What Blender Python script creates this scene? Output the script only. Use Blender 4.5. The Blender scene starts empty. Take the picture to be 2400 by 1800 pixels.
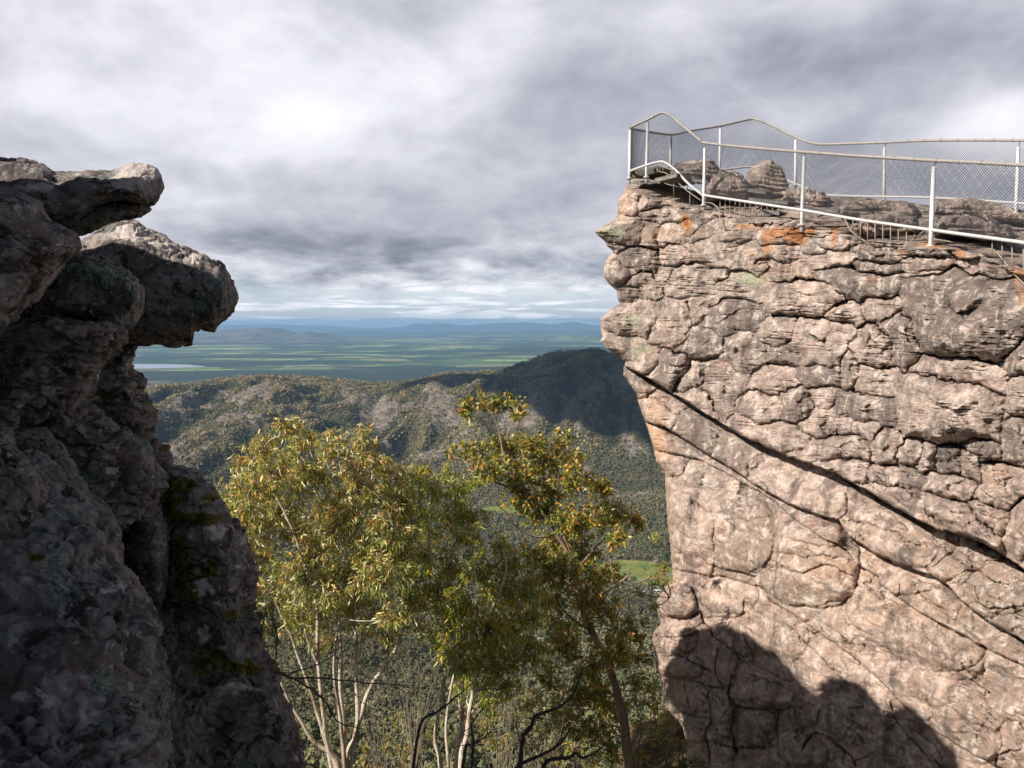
import bpy, math, random
import numpy as np
from mathutils import Vector

random.seed(7)
RNG = np.random.default_rng(11)
S = bpy.context.scene
COL = S.collection
R = math.radians

# ------------------------------------------------------------------ camera
F = 2000.0                      # focal length in photograph pixels (2400 wide)
PITCH = math.atan(150 / F)
cd = bpy.data.cameras.new('camera'); cam = bpy.data.objects.new('camera', cd); COL.objects.link(cam)
cd.sensor_width = 36; cd.lens = 36 * F / 2400
cd.clip_start = 0.1; cd.clip_end = 200000
cam.location = (0, 0, 0); cam.rotation_euler = (R(90) - PITCH, 0, 0)
S.camera = cam
cP, sP = math.cos(PITCH), math.sin(PITCH)

def P(u, v, D):
    """a point D metres in front of the viewpoint, in the direction of photo pixel (u, v)"""
    u = np.asarray(u, float); v = np.asarray(v, float); D = np.asarray(D, float)
    x = (u - 1200) / F; y = (900 - v) / F
    return np.stack([x * D, (cP + y * sP) * D, (y * cP - sP) * D], -1)

# ------------------------------------------------------------------ light
SUN_AZ = np.array([-0.86, -0.51]); SUN_AZ /= np.linalg.norm(SUN_AZ)
SUN_EL = R(35)
sdir = Vector((SUN_AZ[0] * math.cos(SUN_EL), SUN_AZ[1] * math.cos(SUN_EL), math.sin(SUN_EL)))
sl = bpy.data.lights.new('sun', 'SUN'); sl.energy = 5.0; sl.angle = R(0.5); sl.color = (1.0, 0.92, 0.82)
so = bpy.data.objects.new('sun', sl); COL.objects.link(so)
so.rotation_euler = sdir.to_track_quat('Z', 'Y').to_euler(); so.location = (-30, -20, 60)

S.view_settings.view_transform = 'Standard'; S.view_settings.look = 'None'
S.view_settings.exposure = 0.42; S.view_settings.gamma = 1.0
S.render.engine = 'CYCLES'
S.cycles.volume_bounces = 0; S.cycles.max_bounces = 6; S.cycles.transparent_max_bounces = 8

# ---- small node helper
class NT:
    def __init__(s, nt): s.nt = nt; s.n = nt.nodes; s.l = nt.links
    def node(s, t, **kw):
        n = s.n.new(t)
        for k, v in kw.items(): setattr(n, k, v)
        return n
    def put(s, sock, v):
        if isinstance(v, bpy.types.NodeSocket): s.l.new(v, sock)
        else:
            if hasattr(sock, 'default_value'):
                try: sock.default_value = v
                except Exception: sock.default_value = tuple(v) + (1,)
    def math(s, op, a, b=0.0, c=0.0, clamp=False):
        n = s.node('ShaderNodeMath', operation=op); n.use_clamp = clamp
        s.put(n.inputs[0], a); s.put(n.inputs[1], b); s.put(n.inputs[2], c); return n.outputs[0]
    def vm(s, op, a, b=(0, 0, 0)):
        n = s.node('ShaderNodeVectorMath', operation=op); s.put(n.inputs[0], a)
        if op == 'SCALE': s.put(n.inputs['Scale'], b)
        else: s.put(n.inputs[1], b)
        return n.outputs[0]
    def mix(s, f, a, b, mode='MIX'):
        n = s.node('ShaderNodeMix', data_type='RGBA', blend_type=mode); n.clamp_factor = True
        s.put(n.inputs[0], f); s.put(n.inputs[6], a if not isinstance(a, tuple) else a + (1,) * (4 - len(a)))
        s.put(n.inputs[7], b if not isinstance(b, tuple) else b + (1,) * (4 - len(b))); return n.outputs[2]
    def noise(s, vec, scale, detail=4, rough=0.55, dist=0.0, out=0):
        n = s.node('ShaderNodeTexNoise'); s.put(n.inputs['Vector'], vec); n.inputs['Scale'].default_value = scale
        n.inputs['Detail'].default_value = detail; n.inputs['Roughness'].default_value = rough
        n.inputs['Distortion'].default_value = dist; return n.outputs[out]
    def step(s, x, lo, hi, o0=0.0, o1=1.0):
        n = s.node('ShaderNodeMapRange', interpolation_type='SMOOTHSTEP'); s.put(n.inputs[0], x)
        n.inputs[1].default_value = lo; n.inputs[2].default_value = hi
        n.inputs[3].default_value = o0; n.inputs[4].default_value = o1; return n.outputs[0]
    def mapping(s, vec, scale=(1, 1, 1), rot=(0, 0, 0), loc=(0, 0, 0)):
        n = s.node('ShaderNodeMapping'); s.put(n.inputs[0], vec)
        n.inputs['Scale'].default_value = scale; n.inputs['Rotation'].default_value = rot
        n.inputs['Location'].default_value = loc; return n.outputs[0]
    def attr(s, name, out='Color'):
        return s.node('ShaderNodeAttribute', attribute_name=name).outputs[out]

# ------------------------------------------------------------------ sky
W = bpy.data.worlds.new('World'); S.world = W; W.use_nodes = True
t = NT(W.node_tree); t.n.clear()
tc = t.node('ShaderNodeTexCoord').outputs['Generated']
sx = t.node('ShaderNodeSeparateXYZ'); t.l.new(tc, sx.inputs[0])
X, Y, Z = sx.outputs
az = t.math('ARCTAN2', X, Y)                       # azimuth from the view direction
el = t.math('ARCSINE', Z)
zc = t.math('MAXIMUM', Z, 0.0)
den = t.math('ADD', zc, 0.28)
cv = t.node('ShaderNodeCombineXYZ'); t.put(cv.inputs[0], t.math('DIVIDE', X, den)); t.put(cv.inputs[1], t.math('DIVIDE', Y, den)); cv.inputs[2].default_value = 0.3
cvec = cv.outputs[0]
n1 = t.noise(cvec, 1.7, 7, 0.5, 0.1)
n2 = t.noise(t.mapping(cvec, (1, 1, 1), loc=(4.1, 2.2, 1)), 4.6, 4, 0.5, 0.1)
n3 = t.noise(t.mapping(cvec, (1, 1, 1), loc=(9, 3, 2)), 13.0, 6, 0.6, 0.2)
dv = t.mapping(tc, (1, 1, 1.7), loc=(2, 1, 0))
n4 = t.noise(dv, 4.6, 6, 0.55, 0.2)
n6 = t.math('ABSOLUTE', t.math('MULTIPLY', t.math('SUBTRACT', t.noise(t.mapping(tc, (1, 1, 1.6), loc=(7, 3, 1)), 5.5, 6, 0.55, 0.3), 0.5), 2.0))
# broad light and dark areas of the cloud deck, in azimuth / elevation
def blob(u, v, su, sv, rot=0.0):
    a0 = math.atan2((u - 1200) / F, 1.0); e0 = math.atan2((750 - v) / F, 1.0)
    a = t.math('SUBTRACT', az, a0); e = t.math('SUBTRACT', el, e0)
    c, s_ = math.cos(rot), math.sin(rot)
    p = t.math('ADD', t.math('MULTIPLY', a, c), t.math('MULTIPLY', e, -s_))
    q = t.math('ADD', t.math('MULTIPLY', a, s_), t.math('MULTIPLY', e, c))
    p = t.math('DIVIDE', p, su / F); q = t.math('DIVIDE', q, sv / F)
    r = t.math('ADD', t.math('MULTIPLY', p, p), t.math('MULTIPLY', q, q))
    return t.math('POWER', 2.718, t.math('MULTIPLY', r, -1.0))
L = t.math('ADD', t.math('MULTIPLY', n1, 0.66), t.math('MULTIPLY', n2, 0.29))
L = t.math('ADD', L, t.math('MULTIPLY', n3, 0.05))
L = t.math('ADD', t.math('MULTIPLY', t.math('SUBTRACT', L, 0.5), 1.0), 0.56)
L = t.math('ADD', L, t.math('MULTIPLY', t.math('SUBTRACT', n4, 0.5), 0.60))
L = t.math('SUBTRACT', L, t.math('MULTIPLY', t.math('SUBTRACT', n6, 0.16), 0.42))
for (u, v, su, sv, rot, amt) in [(600, 200, 560, 260, 0.2, 0.15), (980, 190, 260, 130, -0.5, 0.16), (1100, 480, 480, 90, 0.1, -0.12),
                                 (1900, 250, 560, 150, -0.1, -0.22), (2350, 345, 170, 75, 0, 0.34), (1800, 60, 500, 60, 0, 0.08),
                                 (60, 30, 350, 90, 0.3, -0.12), (900, 590, 500, 50, 0, -0.14), (1000, 695, 700, 36, 0, 0.30),
                                 (700, 330, 500, 70, 0.1, 0.05), (450, 330, 330, 90, 0.1, -0.02), (1330, 620, 170, 50, 0, -0.16),
                                 (200, 330, 260, 60, 0.0, 0.06), (2150, 130, 300, 60, -0.2, -0.1), (1300, 30, 260, 90, 0, 0.06)]:
    L = t.math('ADD', L, t.math('MULTIPLY', blob(u, v, su, sv, rot), amt))
n5 = t.noise(t.mapping(tc, (8, 8, 26), loc=(1.3, 0.2, 0)), 1.5, 7, 0.58, 0.15)
L = t.math('ADD', L, t.math('MULTIPLY', t.math('MULTIPLY', t.math('SUBTRACT', n5, 0.5), 2.2), t.step(el, 0.035, 0.13, 1.0, 0.0)))
cr = t.node('ShaderNodeValToRGB'); t.put(cr.inputs[0], L)
e = cr.color_ramp.elements
e[0].position = 0.12; e[0].color = (0.17, 0.185, 0.235, 1)
e[1].position = 1.0; e[1].color = (0.77, 0.775, 0.81, 1)
for p_, c_ in [(0.30, (0.25, 0.268, 0.325)), (0.48, (0.375, 0.385, 0.445)), (0.65, (0.51, 0.515, 0.57)), (0.82, (0.66, 0.665, 0.715))]:
    k = e.new(p_); k.color = c_ + (1,)
# gaps of blue low over the horizon
sky = t.node('ShaderNodeTexSky', sky_type='NISHITA', sun_disc=False)
sky.sun_elevation = SUN_EL; sky.sun_rotation = math.atan2(SUN_AZ[0], SUN_AZ[1])
sky.air_density = 1.0; sky.dust_density = 1.0
strip = t.noise(t.mapping(tc, (5, 5, 60), loc=(0.4, 0, 3)), 1.6, 6, 0.6, 0.6)
gap = t.math('MULTIPLY', t.step(strip, 0.42, 0.54), t.step(el, 0.0, 0.085, 1.0, 0.0))
skyc = t.mix(0.45, t.vm('SCALE', sky.outputs[0], 0.085), (0.42, 0.58, 0.80))
pale = t.step(el, -0.01, 0.05, 1.0, 0.0)
ccol = t.mix(t.math('MULTIPLY', pale, 0.6), cr.outputs[0], (0.66, 0.74, 0.83))
final = t.mix(t.math('MULTIPLY', gap, 0.9), ccol, skyc)
# the deck is broken overhead and behind the viewpoint, where the sun comes through; dimmed to deepen the shade
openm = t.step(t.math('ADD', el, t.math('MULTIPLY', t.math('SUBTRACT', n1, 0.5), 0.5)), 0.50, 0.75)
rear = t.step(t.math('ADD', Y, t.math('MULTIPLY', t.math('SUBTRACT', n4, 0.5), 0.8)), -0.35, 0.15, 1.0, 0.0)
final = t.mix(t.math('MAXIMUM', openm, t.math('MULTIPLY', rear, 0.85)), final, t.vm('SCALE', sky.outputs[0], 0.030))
# below the horizon: dull ground tone
final = t.mix(t.step(Z, -0.06, -0.02, 1.0, 0.0), final, (0.22, 0.28, 0.34))
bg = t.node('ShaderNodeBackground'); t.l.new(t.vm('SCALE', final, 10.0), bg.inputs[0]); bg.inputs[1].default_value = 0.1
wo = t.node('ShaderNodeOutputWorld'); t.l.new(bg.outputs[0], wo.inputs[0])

# ------------------------------------------------------------------ numpy noise
def _h(ix, iy, iz, seed):
    h = (ix.astype(np.int64) * 374761393 + iy.astype(np.int64) * 668265263 + iz.astype(np.int64) * 2147483647 + seed * 1274126177) & 0xffffffff
    h = ((h ^ (h >> 13)) * 1274126177) & 0xffffffff
    h = ((h ^ (h >> 16)) * 2246822519) & 0xffffffff
    return (h ^ (h >> 15)) & 0xffff
_G = np.random.default_rng(3).normal(size=(256, 3)); _G /= np.linalg.norm(_G, axis=1)[:, None]
def pn(p, seed=0):
    p = np.asarray(p, float); i = np.floor(p).astype(np.int64); f = p - i
    w = f * f * f * (f * (f * 6 - 15) + 10)
    out = np.zeros(p.shape[:-1])
    for dx in (0, 1):
        wx = w[..., 0] if dx else 1 - w[..., 0]
        for dy in (0, 1):
            wy = w[..., 1] if dy else 1 - w[..., 1]
            for dz in (0, 1):
                wz = w[..., 2] if dz else 1 - w[..., 2]
                g = _G[_h(i[..., 0] + dx, i[..., 1] + dy, i[..., 2] + dz, seed) & 255]
                out += wx * wy * wz * (g[..., 0] * (f[..., 0] - dx) + g[..., 1] * (f[..., 1] - dy) + g[..., 2] * (f[..., 2] - dz))
    return out * 1.5
def fbm(p, oct=4, seed=0, gain=0.5):
    p = np.asarray(p, float); a = 1.0; s = 0; o = np.zeros(p.shape[:-1])
    for k in range(oct):
        o += a * pn(p * (2 ** k), seed + k * 17); s += a; a *= gain
    return o / s
def worley(p, seed=0):
    p = np.asarray(p, float); i0 = np.floor(p).astype(np.int64); f1 = np.full(p.shape[:-1], 9.0); f2 = f1.copy(); val = np.zeros(p.shape[:-1])
    for dx in (-1, 0, 1):
        for dy in (-1, 0, 1):
            for dz in (-1, 0, 1):
                ix, iy, iz = i0[..., 0] + dx, i0[..., 1] + dy, i0[..., 2] + dz; h = _h(ix, iy, iz, seed)
                jx = (h & 31) / 31.0; jy = ((h >> 5) & 31) / 31.0; jz = ((h >> 10) & 63) / 63.0
                d = np.sqrt((ix + jx - p[..., 0]) ** 2 + (iy + jy - p[..., 1]) ** 2 + (iz + jz - p[..., 2]) ** 2)
                c = d < f1; f2 = np.where(c, f1, np.minimum(f2, d)); val = np.where(c, (h % 97) / 97.0, val); f1 = np.where(c, d, f1)
    return f1, f2, val
def p3(x, y, z=0.0): x, y = np.broadcast_arrays(np.asarray(x, float), np.asarray(y, float)); return np.stack([x, y, np.zeros_like(x) + z], -1)
def sstep(x, a, b): q = np.clip((x - a) / (b - a), 0, 1); return q * q * (3 - 2 * q)
def interp(x, pts): pts = np.array(pts, float); return np.interp(x, pts[:, 0], pts[:, 1])

# ------------------------------------------------------------------ mesh helpers
def tag(o, label=None, cat=None, group=None, kind=None):
    if label: o['label'] = label
    if cat: o['category'] = cat
    if group: o['group'] = group
    if kind: o['kind'] = kind
    return o
def empty(name, loc, label=None, cat=None, group=None):
    o = bpy.data.objects.new(name, None); COL.objects.link(o); o.location = [float(q) for q in loc]; o.empty_display_size = 0.2
    return tag(o, label, cat, group)
def link(name, me, mat, parent=None):
    o = bpy.data.objects.new(name, me); COL.objects.link(o)
    if mat: me.materials.append(mat)
    if parent is not None:
        o.parent = parent; o.matrix_parent_inverse = __import__('mathutils').Matrix.Translation(-parent.location)
    return o
def mesh_np(name, V, faces, mat, parent=None, smooth=True, attrs=None):
    """faces: list of integer arrays, each (n, k)"""
    V = np.ascontiguousarray(V, dtype=np.float32).reshape(-1, 3)
    me = bpy.data.meshes.new(name)
    if not isinstance(faces, list): faces = [faces]
    faces = [np.asarray(f, np.int32) for f in faces if len(f)]
    loops = np.concatenate([f.ravel() for f in faces]); sizes = np.concatenate([np.full(len(f), f.shape[1]) for f in faces])
    starts = np.concatenate([[0], np.cumsum(sizes)[:-1]])
    me.vertices.add(len(V)); me.vertices.foreach_set('co', V.ravel())
    me.loops.add(len(loops)); me.loops.foreach_set('vertex_index', loops)
    me.polygons.add(len(sizes)); me.polygons.foreach_set('loop_start', starts.astype(np.int32))
    me.polygons.foreach_set('use_smooth', np.full(len(sizes), smooth, dtype=bool))
    me.update(calc_edges=True)
    for k, a in (attrs or {}).items():
        a = np.asarray(a, np.float32)
        if a.ndim == 1:
            at = me.attributes.new(k, 'FLOAT', 'POINT'); at.data.foreach_set('value', a)
        else:
            if a.shape[1] == 3: a = np.concatenate([a, np.ones((len(a), 1), np.float32)], 1)
            at = me.attributes.new(k, 'FLOAT_COLOR', 'POINT'); at.data.foreach_set('color', a.ravel())
    return link(name, me, mat, parent)
def grid_faces(nr, nc, wrap=False):
    r = np.arange(nr - 1)[:, None]; c = np.arange(nc if wrap else nc - 1)[None, :]
    c2 = (c + 1) % nc
    a = r * nc + c; b = r * nc + c2; d = (r + 1) * nc + c; e_ = (r + 1) * nc + c2
    return np.stack([a, d, e_, b], -1).reshape(-1, 4)
def grid_normals(G, wrap=False):
    if wrap: du = np.roll(G, -1, 1) - np.roll(G, 1, 1)
    else: du = np.gradient(G, axis=1)
    dv = np.gradient(G, axis=0)
    n = np.cross(du, dv); l = np.linalg.norm(n, axis=-1, keepdims=True); return n / np.maximum(l, 1e-9)
def smooth_path(pts, n=8):
    pts = np.array(pts, float)
    if len(pts) < 3: return pts
    Pq = np.concatenate([[2 * pts[0] - pts[1]], pts, [2 * pts[-1] - pts[-2]]]); out = []
    for i in range(1, len(Pq) - 2):
        p0, p1, p2, p3_ = Pq[i - 1], Pq[i], Pq[i + 1], Pq[i + 2]
        for k in range(n):
            q = k / n
            out.append(0.5 * ((2 * p1) + (-p0 + p2) * q + (2 * p0 - 5 * p1 + 4 * p2 - p3_) * q * q + (-p0 + 3 * p1 - 3 * p2 + p3_) * q ** 3))
    out.append(pts[-1]); return np.array(out)
class MB:
    """collects tubes and boxes into one mesh"""
    def __init__(s): s.V = []; s.Q = []; s.T = []; s.C = []; s.n = 0
    def add(s, V, Q=None, T=None, c=(1, 1, 1)):
        V = np.asarray(V, float).reshape(-1, 3)
        if Q is not None and len(Q): s.Q.append(np.asarray(Q) + s.n)
        if T is not None and len(T): s.T.append(np.asarray(T) + s.n)
        s.V.append(V); s.C.append(np.tile(np.asarray(c, float), (len(V), 1)) if np.ndim(c) == 1 else c); s.n += len(V)
    def tube(s, path, r, k=8, c=(1, 1, 1), cap=True):
        path = np.asarray(path, float); n = len(path)
        r = np.broadcast_to(np.asarray(r, float), (n,))
        tg = np.gradient(path, axis=0); tg /= np.maximum(np.linalg.norm(tg, axis=1, keepdims=True), 1e-9)
        up = np.array([0, 0, 1.0]) if abs(tg[0][2]) < 0.9 else np.array([1.0, 0, 0])
        a = np.cross(tg, up); bad = np.linalg.norm(a, axis=1) < 1e-3; a[bad] = np.cross(tg[bad], [0.3, 1, 0.1])
        a /= np.linalg.norm(a, axis=1, keepdims=True)
        for i in range(1, n):
            if np.dot(a[i], a[i - 1]) < 0: a[i] = -a[i]
        b = np.cross(tg, a)
        th = np.arange(k) / k * 2 * math.pi
        V = path[:, None] + r[:, None, None] * (np.cos(th)[None, :, None] * a[:, None] + np.sin(th)[None, :, None] * b[:, None])
        Q = grid_faces(n, k, True); T = None
        V = V.reshape(-1, 3)
        if cap:
            V = np.concatenate([V, path[:1], path[-1:]]); m = n * k
            i = np.arange(k); j = (i + 1) % k
            T = np.concatenate([np.stack([np.full(k, m), i, j], 1), np.stack([np.full(k, m + 1), (n - 1) * k + j, (n - 1) * k + i], 1)])
        s.add(V, Q, T, c)
    def many(s, paths, r, k=3, c=(1, 1, 1)):
        # paths (M, n, 3), r (n,)
        paths = np.asarray(paths, float); M, n, _ = paths.shape; r = np.broadcast_to(np.asarray(r, float), (n,))
        tg = np.gradient(paths, axis=1); tg /= np.maximum(np.linalg.norm(tg, axis=2, keepdims=True), 1e-9)
        ref = np.where(np.abs(tg[:, :1, 2:]) < 0.85, np.array([0, 0, 1.0]), np.array([1.0, 0, 0]))
        a = np.cross(tg, ref); a /= np.maximum(np.linalg.norm(a, axis=2, keepdims=True), 1e-9); b = np.cross(tg, a)
        th = np.arange(k) / k * 2 * math.pi
        V = paths[:, :, None] + r[None, :, None, None] * (np.cos(th)[:, None] * a[:, :, None] + np.sin(th)[:, None] * b[:, :, None])
        g = grid_faces(n, k, True); Q = (np.arange(M)[:, None, None] * (n * k) + g[None]).reshape(-1, 4)
        s.add(V.reshape(-1, 3), Q, None, c)
    def box(s, c0, ax, ay, az_, c=(1, 1, 1)):
        c0, ax, ay, az_ = [np.asarray(q, float) for q in (c0, ax, ay, az_)]
        V = [c0 + i * ax + j * ay + k * az_ for k in (-.5, .5) for j in (-.5, .5) for i in (-.5, .5)]
        s.add(V, [[0, 2, 3, 1], [4, 5, 7, 6], [0, 1, 5, 4], [2, 6, 7, 3], [0, 4, 6, 2], [1, 3, 7, 5]], None, c)
    def build(s, name, mat, parent=None, smooth=True):
        return mesh_np(name, np.concatenate(s.V), [np.concatenate(q) for q in (s.Q, s.T) if q], mat, parent, smooth, {'col': np.concatenate(s.C)})

# ------------------------------------------------------------------ materials
def new_mat(name, rough=0.9, spec=0.3):
    m = bpy.data.materials.new(name); m.use_nodes = True; t = NT(m.node_tree); b = m.node_tree.nodes['Principled BSDF']
    b.inputs['Roughness'].default_value = rough; b.inputs['Specular IOR Level'].default_value = spec
    return m, t, b
def bump(t, b, h, strength, dist):
    n = t.node('ShaderNodeBump'); n.inputs['Strength'].default_value = strength; n.inputs['Distance'].default_value = dist
    t.put(n.inputs['Height'], h); t.l.new(n.outputs[0], b.inputs['Normal'])

def mat_cliff():
    m, t, b = new_mat('weathered_sandstone', 0.93, 0.2)
    geo = t.node('ShaderNodeNewGeometry').outputs['Position']
    msk = t.node('ShaderNodeSeparateColor'); t.l.new(t.attr('mask'), msk.inputs[0]); stain, lich, fresh = msk.outputs
    tone = t.attr('tone', 'Fac')
    # layers dip to the right: stretch the grain along the bedding
    g = t.mapping(geo, (1, 1, 1), (0, R(24), 0)); gs = t.mapping(g, (1.0, 1.0, 5.5))
    big = t.noise(geo, 0.8, 5, 0.62, 0.8); mid = t.noise(geo, 3.2, 7, 0.66, 0.6); strk = t.noise(gs, 2.4, 7, 0.66, 0.7)
    fine = t.noise(geo, 26, 6, 0.7); fine2 = t.noise(gs, 11, 6, 0.7, 0.4)
    c = t.mix(t.step(mid, 0.36, 0.64), (0.38, 0.285, 0.245), (0.71, 0.555, 0.475))
    c = t.mix(t.step(strk, 0.46, 0.68, 0, 0.7), c, (0.26, 0.19, 0.165))
    c = t.mix(t.step(big, 0.50, 0.64, 0, 0.6), c, (0.34, 0.285, 0.235))
    c = t.mix(t.math('MULTIPLY', t.step(tone, 0.30, 0.95), 0.85), c, (0.20, 0.165, 0.145))
    c = t.mix(t.math('MULTIPLY', fresh, t.step(strk, 0.2, 0.6, 0.75, 1.0)), c, (0.60, 0.37, 0.235))
    pale = t.noise(t.mapping(geo, loc=(5, 2, 8)), 5.5, 8, 0.72, 0.5)
    c = t.mix(t.step(pale, 0.49, 0.61, 0, 0.75), c, (0.80, 0.69, 0.60))
    rusty = t.noise(t.mapping(gs, loc=(1, 7, 3)), 1.5, 5, 0.6)
    c = t.mix(t.step(rusty, 0.60, 0.72, 0, 0.55), c, (0.42, 0.21, 0.15))
    pt = t.noise(t.mapping(geo, loc=(6, 3, 9)), 1.5, 8, 0.72, 0.7); pt2 = t.noise(t.mapping(geo, loc=(2, 3, 1)), 3.1, 9, 0.76, 0.5)
    c = t.mix(t.step(pt, 0.54, 0.63, 0, 0.75), c, (0.24, 0.18, 0.16)); c = t.mix(t.step(pt2, 0.56, 0.64, 0, 0.75), c, (0.33, 0.305, 0.265))
    ws = t.noise(t.mapping(geo, (2.6, 2.6, 0.28), loc=(3, 1, 0)), 1.0, 6, 0.65, 0.4)
    c = t.mix(t.step(ws, 0.52, 0.66, 0, 0.7), c, (0.13, 0.10, 0.09))
    # grey varnish and black crust in ragged patches
    crust = t.noise(t.mapping(geo, loc=(2, 9, 1)), 9.5, 9, 0.78, 0.3); cr2 = t.noise(t.mapping(geo, loc=(3, 3, 3)), 1.1, 4, 0.6)
    c = t.mix(t.math('MULTIPLY', t.step(crust, 0.50, 0.60), t.step(cr2, 0.42, 0.60, 0.0, 0.6)), c, (0.115, 0.105, 0.10))
    spk = t.noise(geo, 75, 3, 0.7); spk2 = t.noise(geo, 1.9, 5, 0.7)
    c = t.mix(t.math('MULTIPLY', t.step(spk, 0.60, 0.68), t.step(spk2, 0.40, 0.60, 0.1, 0.75)), c, (0.07, 0.06, 0.055))
    wsp = t.node('ShaderNodeTexVoronoi'); t.put(wsp.inputs['Vector'], geo); wsp.inputs['Scale'].default_value = 9.0
    c = t.mix(t.math('MULTIPLY', t.step(wsp.outputs['Distance'], 0.10, 0.17, 1, 0), t.step(spk2, 0.5, 0.62, 0.0, 0.7)), c, (0.60, 0.60, 0.53))
    # lichen
    ln = t.noise(geo, 7, 7, 0.7, 0.4); ln2 = t.noise(geo, 40, 3, 0.6)
    la = t.math('ADD', t.math('MULTIPLY', lich, 0.75), t.math('MULTIPLY', t.math('SUBTRACT', ln, 0.5), 1.5))
    c = t.mix(t.step(la, 0.34, 0.52, 0, 0.85), c, t.mix(t.step(ln2, 0.4, 0.6), (0.24, 0.25, 0.15), (0.50, 0.52, 0.40)))
    # iron stains
    sn = t.noise(t.mapping(geo, (3, 3, 0.9)), 2.6, 6, 0.65, 0.5)
    sa = t.math('ADD', stain, t.math('MULTIPLY', t.math('SUBTRACT', sn, 0.5), 1.3))
    sa = t.math('ADD', sa, t.math('MULTIPLY', t.math('SUBTRACT', t.noise(geo, 14, 6, 0.75), 0.5), 0.9))
    c = t.mix(t.step(sa, 0.30, 1.0, 0, 0.8), c, (0.55, 0.25, 0.10))
    c = t.mix(t.step(sa, 0.95, 1.35, 0, 0.8), c, (0.26, 0.09, 0.05))
    c = t.mix(t.step(fine, 0.3, 0.7, 0.0, 0.42), c, t.vm('SCALE', c, 0.45))
    t.l.new(c, b.inputs['Base Color'])
    h = t.math('ADD', t.math('MULTIPLY', fine, 0.8), t.math('MULTIPLY', t.noise(geo, 90, 4, 0.7), 0.25))
    h = t.math('ADD', h, t.math('ADD', t.math('MULTIPLY', fine2, 1.0), t.math('MULTIPLY', mid, 1.2)))
    bump(t, b, h, 0.85, 0.035)
    return m
def mat_dark_rock(name, warm=0.0, patch=0.5, seed=0):
    m, t, b = new_mat(name, 0.92, 0.25)
    geo = t.node('ShaderNodeNewGeometry').outputs['Position']
    g = t.mapping(geo, loc=(seed * 3.1, seed * 1.7, seed))
    msk = t.node('ShaderNodeSeparateColor'); t.l.new(t.attr('mask'), msk.inputs[0]); moss, lich, pink = msk.outputs
    mid = t.noise(g, 2.6, 8, 0.68, 0.7); fine = t.noise(g, 24, 7, 0.75); big = t.noise(g, 1.0, 5, 0.6, 0.5)
    c = t.mix(t.step(mid, 0.40, 0.60), (0.12, 0.105, 0.10), (0.31, 0.26, 0.245))
    c = t.mix(t.step(big, 0.50, 0.64, 0, 0.6), c, (0.15 + warm, 0.115, 0.10))
    p1 = t.noise(t.mapping(g, loc=(7, 1, 4)), 3.4, 9, 0.66, 0.6); p2 = t.noise(t.mapping(g, loc=(1, 8, 4)), 10, 7, 0.62, 0.4)
    p3_ = t.noise(t.mapping(g, loc=(1, 2, 14)), 2.3, 9, 0.66, 0.5); p4 = t.noise(t.mapping(g, loc=(4, 4, 4)), 4.4, 9, 0.68, 0.4)
    c = t.mix(t.step(p4, 0.54, 0.59, 0, 0.85), c, (0.030, 0.022, 0.024))
    c = t.mix(t.step(p1, 0.53, 0.56, 0, 0.9 * patch + 0.15), c, t.mix(fine, (0.32, 0.27, 0.25), (0.55, 0.485, 0.46)))
    c = t.mix(t.step(p3_, 0.57, 0.60, 0, 0.85), c, t.mix(fine, (0.11, 0.14, 0.12), (0.30, 0.34, 0.30)))
    c = t.mix(t.step(p2, 0.60, 0.63, 0, 0.9 * patch + 0.2), c, (0.60, 0.545, 0.515))
    vl = t.node('ShaderNodeTexVoronoi'); t.put(vl.inputs['Vector'], t.vm('ADD', g, t.vm('SCALE', t.noise(g, 12, 3, 0.6, 0, 1), 0.05))); vl.inputs['Scale'].default_value = 7.0
    c = t.mix(t.math('MULTIPLY', t.step(vl.outputs['Distance'], 0.20, 0.27, 1, 0), t.step(t.noise(g, 1.7, 4, 0.6), 0.5, 0.56, 0, 0.4)), c, (0.50, 0.50, 0.45))
    pk = t.math('ADD', pink, t.math('MULTIPLY', t.math('SUBTRACT', t.noise(g, 7, 10, 0.8, 0.5), 0.5), 3.2))
    c = t.mix(t.step(pk, 0.50, 0.68, 0, 0.9), c, t.mix(fine, (0.62, 0.50, 0.45), (0.86, 0.80, 0.75)))  # serves bare pink rock and the sunlight painted on nose and outcrop
    lk = t.math('ADD', lich, t.math('MULTIPLY', t.math('SUBTRACT', t.noise(g, 6, 10, 0.8, 0.4), 0.5), 3.4))
    c = t.mix(t.step(lk, 0.50, 0.75, 0, 0.85), c, t.mix(t.step(t.noise(g, 60, 4, 0.7), 0.42, 0.6), (0.13, 0.17, 0.135), (0.42, 0.46, 0.38)))
    mk = t.math('ADD', moss, t.math('MULTIPLY', t.math('SUBTRACT', t.noise(g, 8, 9, 0.75, 0.3), 0.5), 2.2))
    c = t.mix(t.step(mk, 0.50, 0.64), c, t.mix(t.step(t.noise(g, 35, 5, 0.7), 0.35, 0.65), (0.06, 0.052, 0.012), (0.20, 0.175, 0.022)))
    c = t.mix(t.step(fine, 0.35, 0.68, 0.0, 0.4), c, t.vm('SCALE', c, 0.4))
    t.l.new(c, b.inputs['Base Color'])
    h = t.math('ADD', t.math('MULTIPLY', fine, 0.9), t.math('ADD', t.math('MULTIPLY', p2, 0.8), t.math('MULTIPLY', mid, 1.3)))
    h = t.math('ADD', h, t.math('MULTIPLY', t.noise(g, 110, 4, 0.75), 0.35))
    bump(t, b, h, 0.9, 0.03)
    return m
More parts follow.
